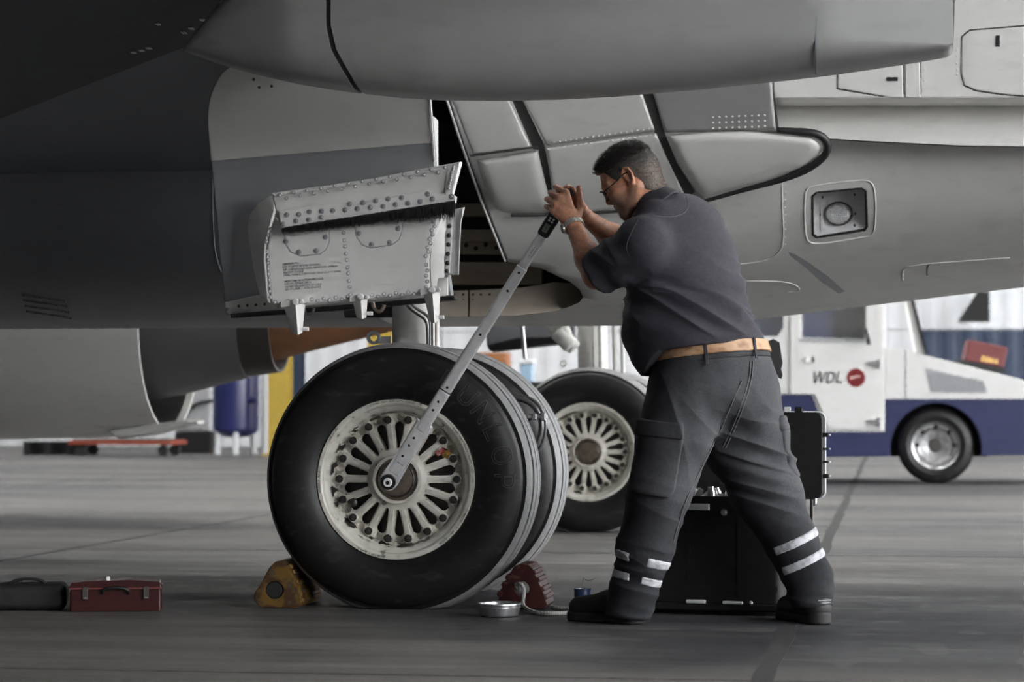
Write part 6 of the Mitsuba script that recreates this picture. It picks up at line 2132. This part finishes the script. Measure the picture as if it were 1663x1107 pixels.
add(DO + '__lock', side([(1319, 579), (1322, 579), (1322, 588), (1319, 588)], 0.02, -0.05), BLACKM, False)
add(TW + '__mirror', cat_([side([(1404, 536), (1408, 534), (1412, 550), (1408, 552)], 0.05, -0.2), side([(1407, 550), (1413, 549), (1414, 560), (1408, 560)], 0.06, -0.22, 0.006)]), BLACKM, False)
add(TW + '__pillar', side([(1462, 380), (1466, 380), (1502, 573), (1489, 577), (1470, 480)], 0.08, 0.0, 0.01), TWW, 30)
add(TW + '__pillar', side([(1462, 380), (1466, 380), (1502, 573), (1489, 577), (1470, 480)], 0.08, 1.8, 0.01), TWW, 30)
add(TW + '__windshield', side([(1440, 476), (1466, 470), (1488, 574), (1470, 566), (1440, 564)], 0.006, 0.4), 'pane_glass', False)
add(TW + '__wiper', side([(1476, 470), (1480, 470), (1506, 572), (1502, 574)], 0.03, -0.04), BLACKM, False)
HD = add(TW + '__bonnet', side([(1437, 565), (1470, 566), (1500, 576), (1640, 611), (1720, 632), (1720, 648), (1437, 648)], 1.9, 0.0, 0.012), TWW, 30, label='white sloping bonnet')
add(HD + '__seam', side([(1469, 568), (1471.5, 568), (1471.5, 648), (1469, 648)], 0.02, -0.004), PAINTD, False)
GR = add(HD + '__grille', side([(1503, 597), (1598, 620), (1604, 638), (1512, 636)], 0.03, -0.012, 0.005), TWG, False)
for k in range(9):
    y0 = 602 + 3.9 * k
    xa = 1505 + 1.0 * k
    xb = min(1602, 1509 + 27 * k) if k < 4 else 1600 + (k - 5) * 0.5
    if xb - xa > 8:
        add(GR + '__louvre', side([(xa + 2, y0), (xb - 3, y0), (xb - 3, y0 + 1.2), (xa + 2, y0 + 1.2)], 0.012, -0.02), PAINTD, False)
def disc_at(px, py, r, off, h=0.006):
    o = PT(np.array([float(px)]), np.array([float(py)]), np.array([tt + off]))[0]
    return o


o = disc_at(1390, 613, 15, -0.031)
add(DO + '__roundel', xf(lathe([(0, 0.004), (0.094, 0.004), (0.096, 0.002), (0.096, 0)], 40), frame(o, -AV, AU)), mat('roundel_red', (0.16, 0.012, 0.014), 0.4), 30)
sw = prism([(-0.062, -0.018), (0.05, 0.014), (0.056, 0.02), (0.02, 0.021), (-0.062, 0.008)], 0.0015, 0.004)
add(DO + '__roundel_stripe', xf(sw, frame(o, -AV, AU)), mat('roundel_stripe', (0.6, 0.42, 0.40), 0.4), False)
tx = meshkit.text_mesh('WDL', 0.112, 0.004, True)
w_t = tx.bounds[1][0]
o = disc_at(1317, 621.5, 0, -0.031)
M = np.eye(4)
k_ = (50 * 25 / 3950) / w_t
M[:3, 0], M[:3, 1], M[:3, 2], M[:3, 3] = AU * k_, np.array([0, 0, 1.0]) + AU * 0.22, -AV, o
add(DO + '__lettering', xf(tx, M), INK, False, label='slanted black letters WDL')


def truck_wheel(px, py, r):
    k = uniq(TW + '__wheel')
    o_ = PT(np.array([float(px)]), np.array([float(py)]), np.array([tt + 0.06]))[0]
    o_[2] = r
    M_ = frame(o_, AV, AU)
    put(k + '__tire', shape(lathe([(0.24, 0.03), (0.26, 0.0), (0.30, -0.012), (0.35, 0.0), (0.38, 0.02), (r, 0.05), (r, 0.23), (0.37, 0.27), (0.24, 0.27)], 64, True), TIRE, 30), M_)
    put(k + '__rim', shape(tm(man(lathe([(0, 0.09), (0.05, 0.09), (0.10, 0.075), (0.16, 0.07), (0.19, 0.10), (0.215, 0.10), (0.23, 0.03), (0.245, 0.02), (0.245, 0.2), (0, 0.2)], 64)) - m3.Manifold.batch_boolean([m3.Manifold.cylinder(0.3, 0.022, 0.022, 14).translate((0.188, 0, 0)).rotate((0, 0, a * 45)) for a in range(8)], m3.OpType.Add)), STEEL, 30), M_)
    put(k + '__hub', shape(lathe([(0, 0.03), (0.055, 0.03), (0.065, 0.04), (0.07, 0.1), (0, 0.1)], 24), DARKSTEEL, 30), M_)
    for b in range(6):
        a = b * math.pi / 3
        L_ = np.eye(4)
        L_[:3, 3] = [0.10 * math.cos(a), 0.10 * math.sin(a), 0.06]
        put(k + '__nut', shape(lathe([(0, 0), (0.012, 0), (0.012, 0.03), (0, 0.03)], 6), STEEL, False), M_ @ L_)


truck_wheel(1520, 728, 0.395)
truck_wheel(1165, 728, 0.395)
RB = thing('red_box', 'dark red box with yellow markings lying on the bonnet of the tow tractor', 'box')
o = PT(np.array([1594.0]), np.array([604.0]), np.array([tt + 0.9]))[0]
zb2 = float(PT(np.array([1594.0]), np.array([601.0]), np.array([tt]))[0][2])
RM_ = frame(np.array([o[0], o[1], zb2 + 0.012]), (0, 0, 1), AU - np.array([0, 0, 0.16]))
add(RB, box(0.42, 0.25, 0.23, (0, 0, 0.155), 0.015), mat('box_red', (0.09, 0.006, 0.007), 0.5), False, frame(np.array([o[0], o[1], zb2 + 0.03]), (0.2, 0, 1), (1, 0, -0.2)))
for s_, x_ in (('DIN', -0.05), ('4', 0.09)):
    add(RB + '__lettering', xf(meshkit.text_mesh(s_, 0.05, 0.003, True), np.array([[1, 0, 0, x_], [0, 0, -1, -0.127], [0, 1, 0, 0.075], [0, 0, 0, 1.0]])), BRASS, False, frame(np.array([o[0], o[1], zb2 + 0.03]), (0.2, 0, 1), (1, 0, -0.2)))
add(RB + '__foot', box(0.5, 0.3, 0.05, (-0.02, 0, 0.02), 0.01), BLACKM, False, frame(np.array([o[0], o[1], zb2 + 0.03]), (0.2, 0, 1), (1, 0, -0.2)))

# ------------------------------------------------------------------ background of the hangar
def ground(px, Y):
    q_ = J(px, 700, Y)
    return np.array([q_[0], q_[1], 0])


def bmat(px, Y):
    g = ground(px, Y)
    return mat4((g[0], g[1], 0), -YAW)


TB_ = mat('tank_blue', paint_fn((0.018, 0.022, 0.10), 0.1), 0.3, coat=0.5)
tk = thing('air_tank', 'upright blue compressed air tank on pale legs by the far wall', 'tank')
TM_ = bmat(383, 40.5)
add(tk, lathe([(0, 0.28), (0.2, 0.30), (0.34, 0.36), (0.385, 0.44), (0.385, 1.35), (0.34, 1.45), (0.2, 1.52), (0, 1.54)], 40), TB_, 40, TM_)
for x, y in ((-0.26, -0.2), (0.08, -0.3), (0.28, 0.1)):
    add(tk + '__leg', rod((x, y, 0.0), (x * 0.95, y * 0.95, 0.40), 0.055), WALLW, 40, TM_)
add(tk + '__valve_ring', lathe([(0.385, 1.0), (0.395, 1.0), (0.395, 1.03), (0.385, 1.03)], 40, True), TB_, 40, TM_)
add(tk + '__nozzle', rod((0.3, -0.22, 0.9), (0.42, -0.32, 0.9), 0.05), TB_, 40, TM_)
YELP = mat('column_yellow', paint_fn((0.42, 0.30, 0.05), 0.15), 0.5)


def ibeam(w, d, h):
    return cat_([box(w, 0.03, h, (0, -d / 2, h / 2)), box(w, 0.03, h, (0, d / 2, h / 2)), box(0.03, d, h, (0, 0, h / 2))])


cl_ = thing('steel_column', 'yellow painted steel column behind the engine exhaust', 'column')
add(cl_, ibeam(0.33, 0.3, 12.9), YELP, False, bmat(455, 40.0))
add(cl_ + '__base_plate', box(0.5, 0.5, 0.03, (0, 0, 0.015)), YELP, False, bmat(455, 40.0))
cl_ = thing('steel_column', 'blue-grey steel column just right of the yellow one', 'column')
add(cl_, ibeam(0.24, 0.3, 12.9), WALLB, False, bmat(481, 42.5))
add(cl_ + '__base_plate', box(0.4, 0.5, 0.03, (0, 0, 0.015)), WALLB, False, bmat(481, 42.5))
pp_ = thing('vertical_pipe', 'pale pipe between the blue tank and the yellow column', 'pipe')
add(pp_, rod((0, 0, 0.0), (0, 0, 12.9), 0.06), WALLG, 40, bmat(430, 41.5))
add(pp_ + '__flange', lathe([(0.06, 0), (0.12, 0), (0.12, 0.03), (0.06, 0.03)], 20, True), WALLG, 40, bmat(430, 41.5))
cl_ = thing('steel_column', 'yellow column seen in the gap just left of the landing gear leg', 'column')
add(cl_, ibeam(0.36, 0.3, 12.9), YELP, False, bmat(617, 41.0))
add(cl_ + '__base_plate', box(0.5, 0.5, 0.03, (0, 0, 0.015)), YELP, False, bmat(617, 41.0))
REDK = mat('cart_red', (0.22, 0.04, 0.02), 0.5)
ct = thing('floor_trolley', 'low dark red trolley on the floor under the far engine', 'trolley')
BMT = bmat(208, 40.0)
add(ct, box(1.75, 0.9, 0.07, (0, 0, 0.215), 0.01), REDK, False, BMT)
add(ct + '__deck', box(1.6, 0.8, 0.02, (0, 0, 0.26)), BLACKM, False, BMT)
for x in (-0.7, 0.7):
    for y in (-0.33, 0.33):
        add(ct + '__wheel', rod((x, y - 0.04, 0.09), (x, y + 0.04, 0.09), 0.09), RUBBER, 40, BMT)
pc = thing('pallet', 'pale low pallet on dark feet at the left edge under the engine', 'pallet')
BMT = bmat(92, 40.5)
for k in range(5):
    add(pc + '__board', box(0.85, 0.14, 0.025, (0, -0.36 + 0.18 * k, 0.24)), WALLG, False, BMT)
for x in (-0.38, 0, 0.38):
    add(pc + '__bearer', box(0.09, 0.86, 0.22, (x, 0, 0.115)), BLACKM, False, BMT)
gc = thing('grey_cabinet', 'light grey cabinet on a dark plinth left of the blue tank', 'cabinet')
BMT = bmat(320, 42.0)
add(gc, box(0.62, 0.5, 0.85, (0, 0, 0.80), 0.02), WALLG, False, BMT)
add(gc + '__plinth', box(0.66, 0.5, 0.36, (0, 0, 0.19), 0.02), BLACKM, False, BMT)
add(gc + '__door', box(0.54, 0.02, 0.76, (0, -0.26, 0.80), 0.005), WALLG, False, BMT)
add(gc + '__cable', sweep(spline([(-0.3, -0.29, 0.45), (-0.1, -0.3, 0.7), (0.1, -0.3, 0.85), (0.4, -0.29, 0.9)], 24), 0.03, 8), BLACKM, True, BMT)
og = thing('orange_cabinet', 'orange cabinet by the far wall behind the tires', 'cabinet')
BMT = bmat(800, 44.0)
add(og, box(0.6, 0.5, 1.75, (0, 0, 0.90), 0.02), mat('cab_orange', (0.25, 0.09, 0.03), 0.5), False, BMT)
add(og + '__door', box(0.5, 0.02, 1.6, (0, -0.26, 0.92), 0.005), mat('cab_orange2', (0.3, 0.12, 0.04), 0.5), False, BMT)
gs = thing('glass_post', 'pale blue post by the far wall left of the far wheels', 'post')
add(gs, box(0.22, 0.2, 1.55, (0, 0, 0.775), 0.02), mat('post_blue', (0.25, 0.36, 0.48), 0.4), False, bmat(856, 43.0))
add(gs + '__cap', box(0.28, 0.26, 0.08, (0, 0, 1.59), 0.02), WALLW, False, bmat(856, 43.0))
dk = thing('dark_cart', 'dark low cart behind the far landing gear', 'cart')
BMT = bmat(885, 30.0)
add(dk, box(0.8, 0.6, 0.5, (0, 0, 0.85), 0.03), BLACKM, False, BMT)
for x in (-0.3, 0.3):
    add(dk + '__leg', box(0.05, 0.5, 0.62, (x, 0, 0.31)), BLACKM, False, BMT)
wp = thing('wall_pipe', 'dark vertical pipe with a box on the far wall at right', 'pipe')
g = bmat(1597, 44.4)
add(wp, rod((0, 0, 2.5), (0, 0, 12.9), 0.075), PAINTD, 40, g)
add(wp + '__bracket', box(0.3, 0.3, 0.12, (0, 0.2, 4.0), 0.01), PAINTD, False, g)
add(wp + '__box', hull([(-0.45, -0.1, 2.35), (0.12, -0.1, 2.35), (0.12, -0.1, 2.9), (-0.1, -0.1, 2.9), (-0.45, 0.15, 2.35), (0.12, 0.15, 2.35), (0.12, 0.15, 2.9), (-0.1, 0.15, 2.9)]), BLACKM, False, g)
wp = thing('wall_pipe', 'thin blue downpipe on the far wall above the tractor bonnet', 'pipe')
add(wp, rod((0, 0, 2.3), (0, 0, 12.9), 0.07), WALLB, 40, bmat(1501, 45.6))
add(wp + '__clip', box(0.2, 0.25, 0.06, (0, 0.1, 2.6), 0.01), WALLB, False, bmat(1501, 45.6))
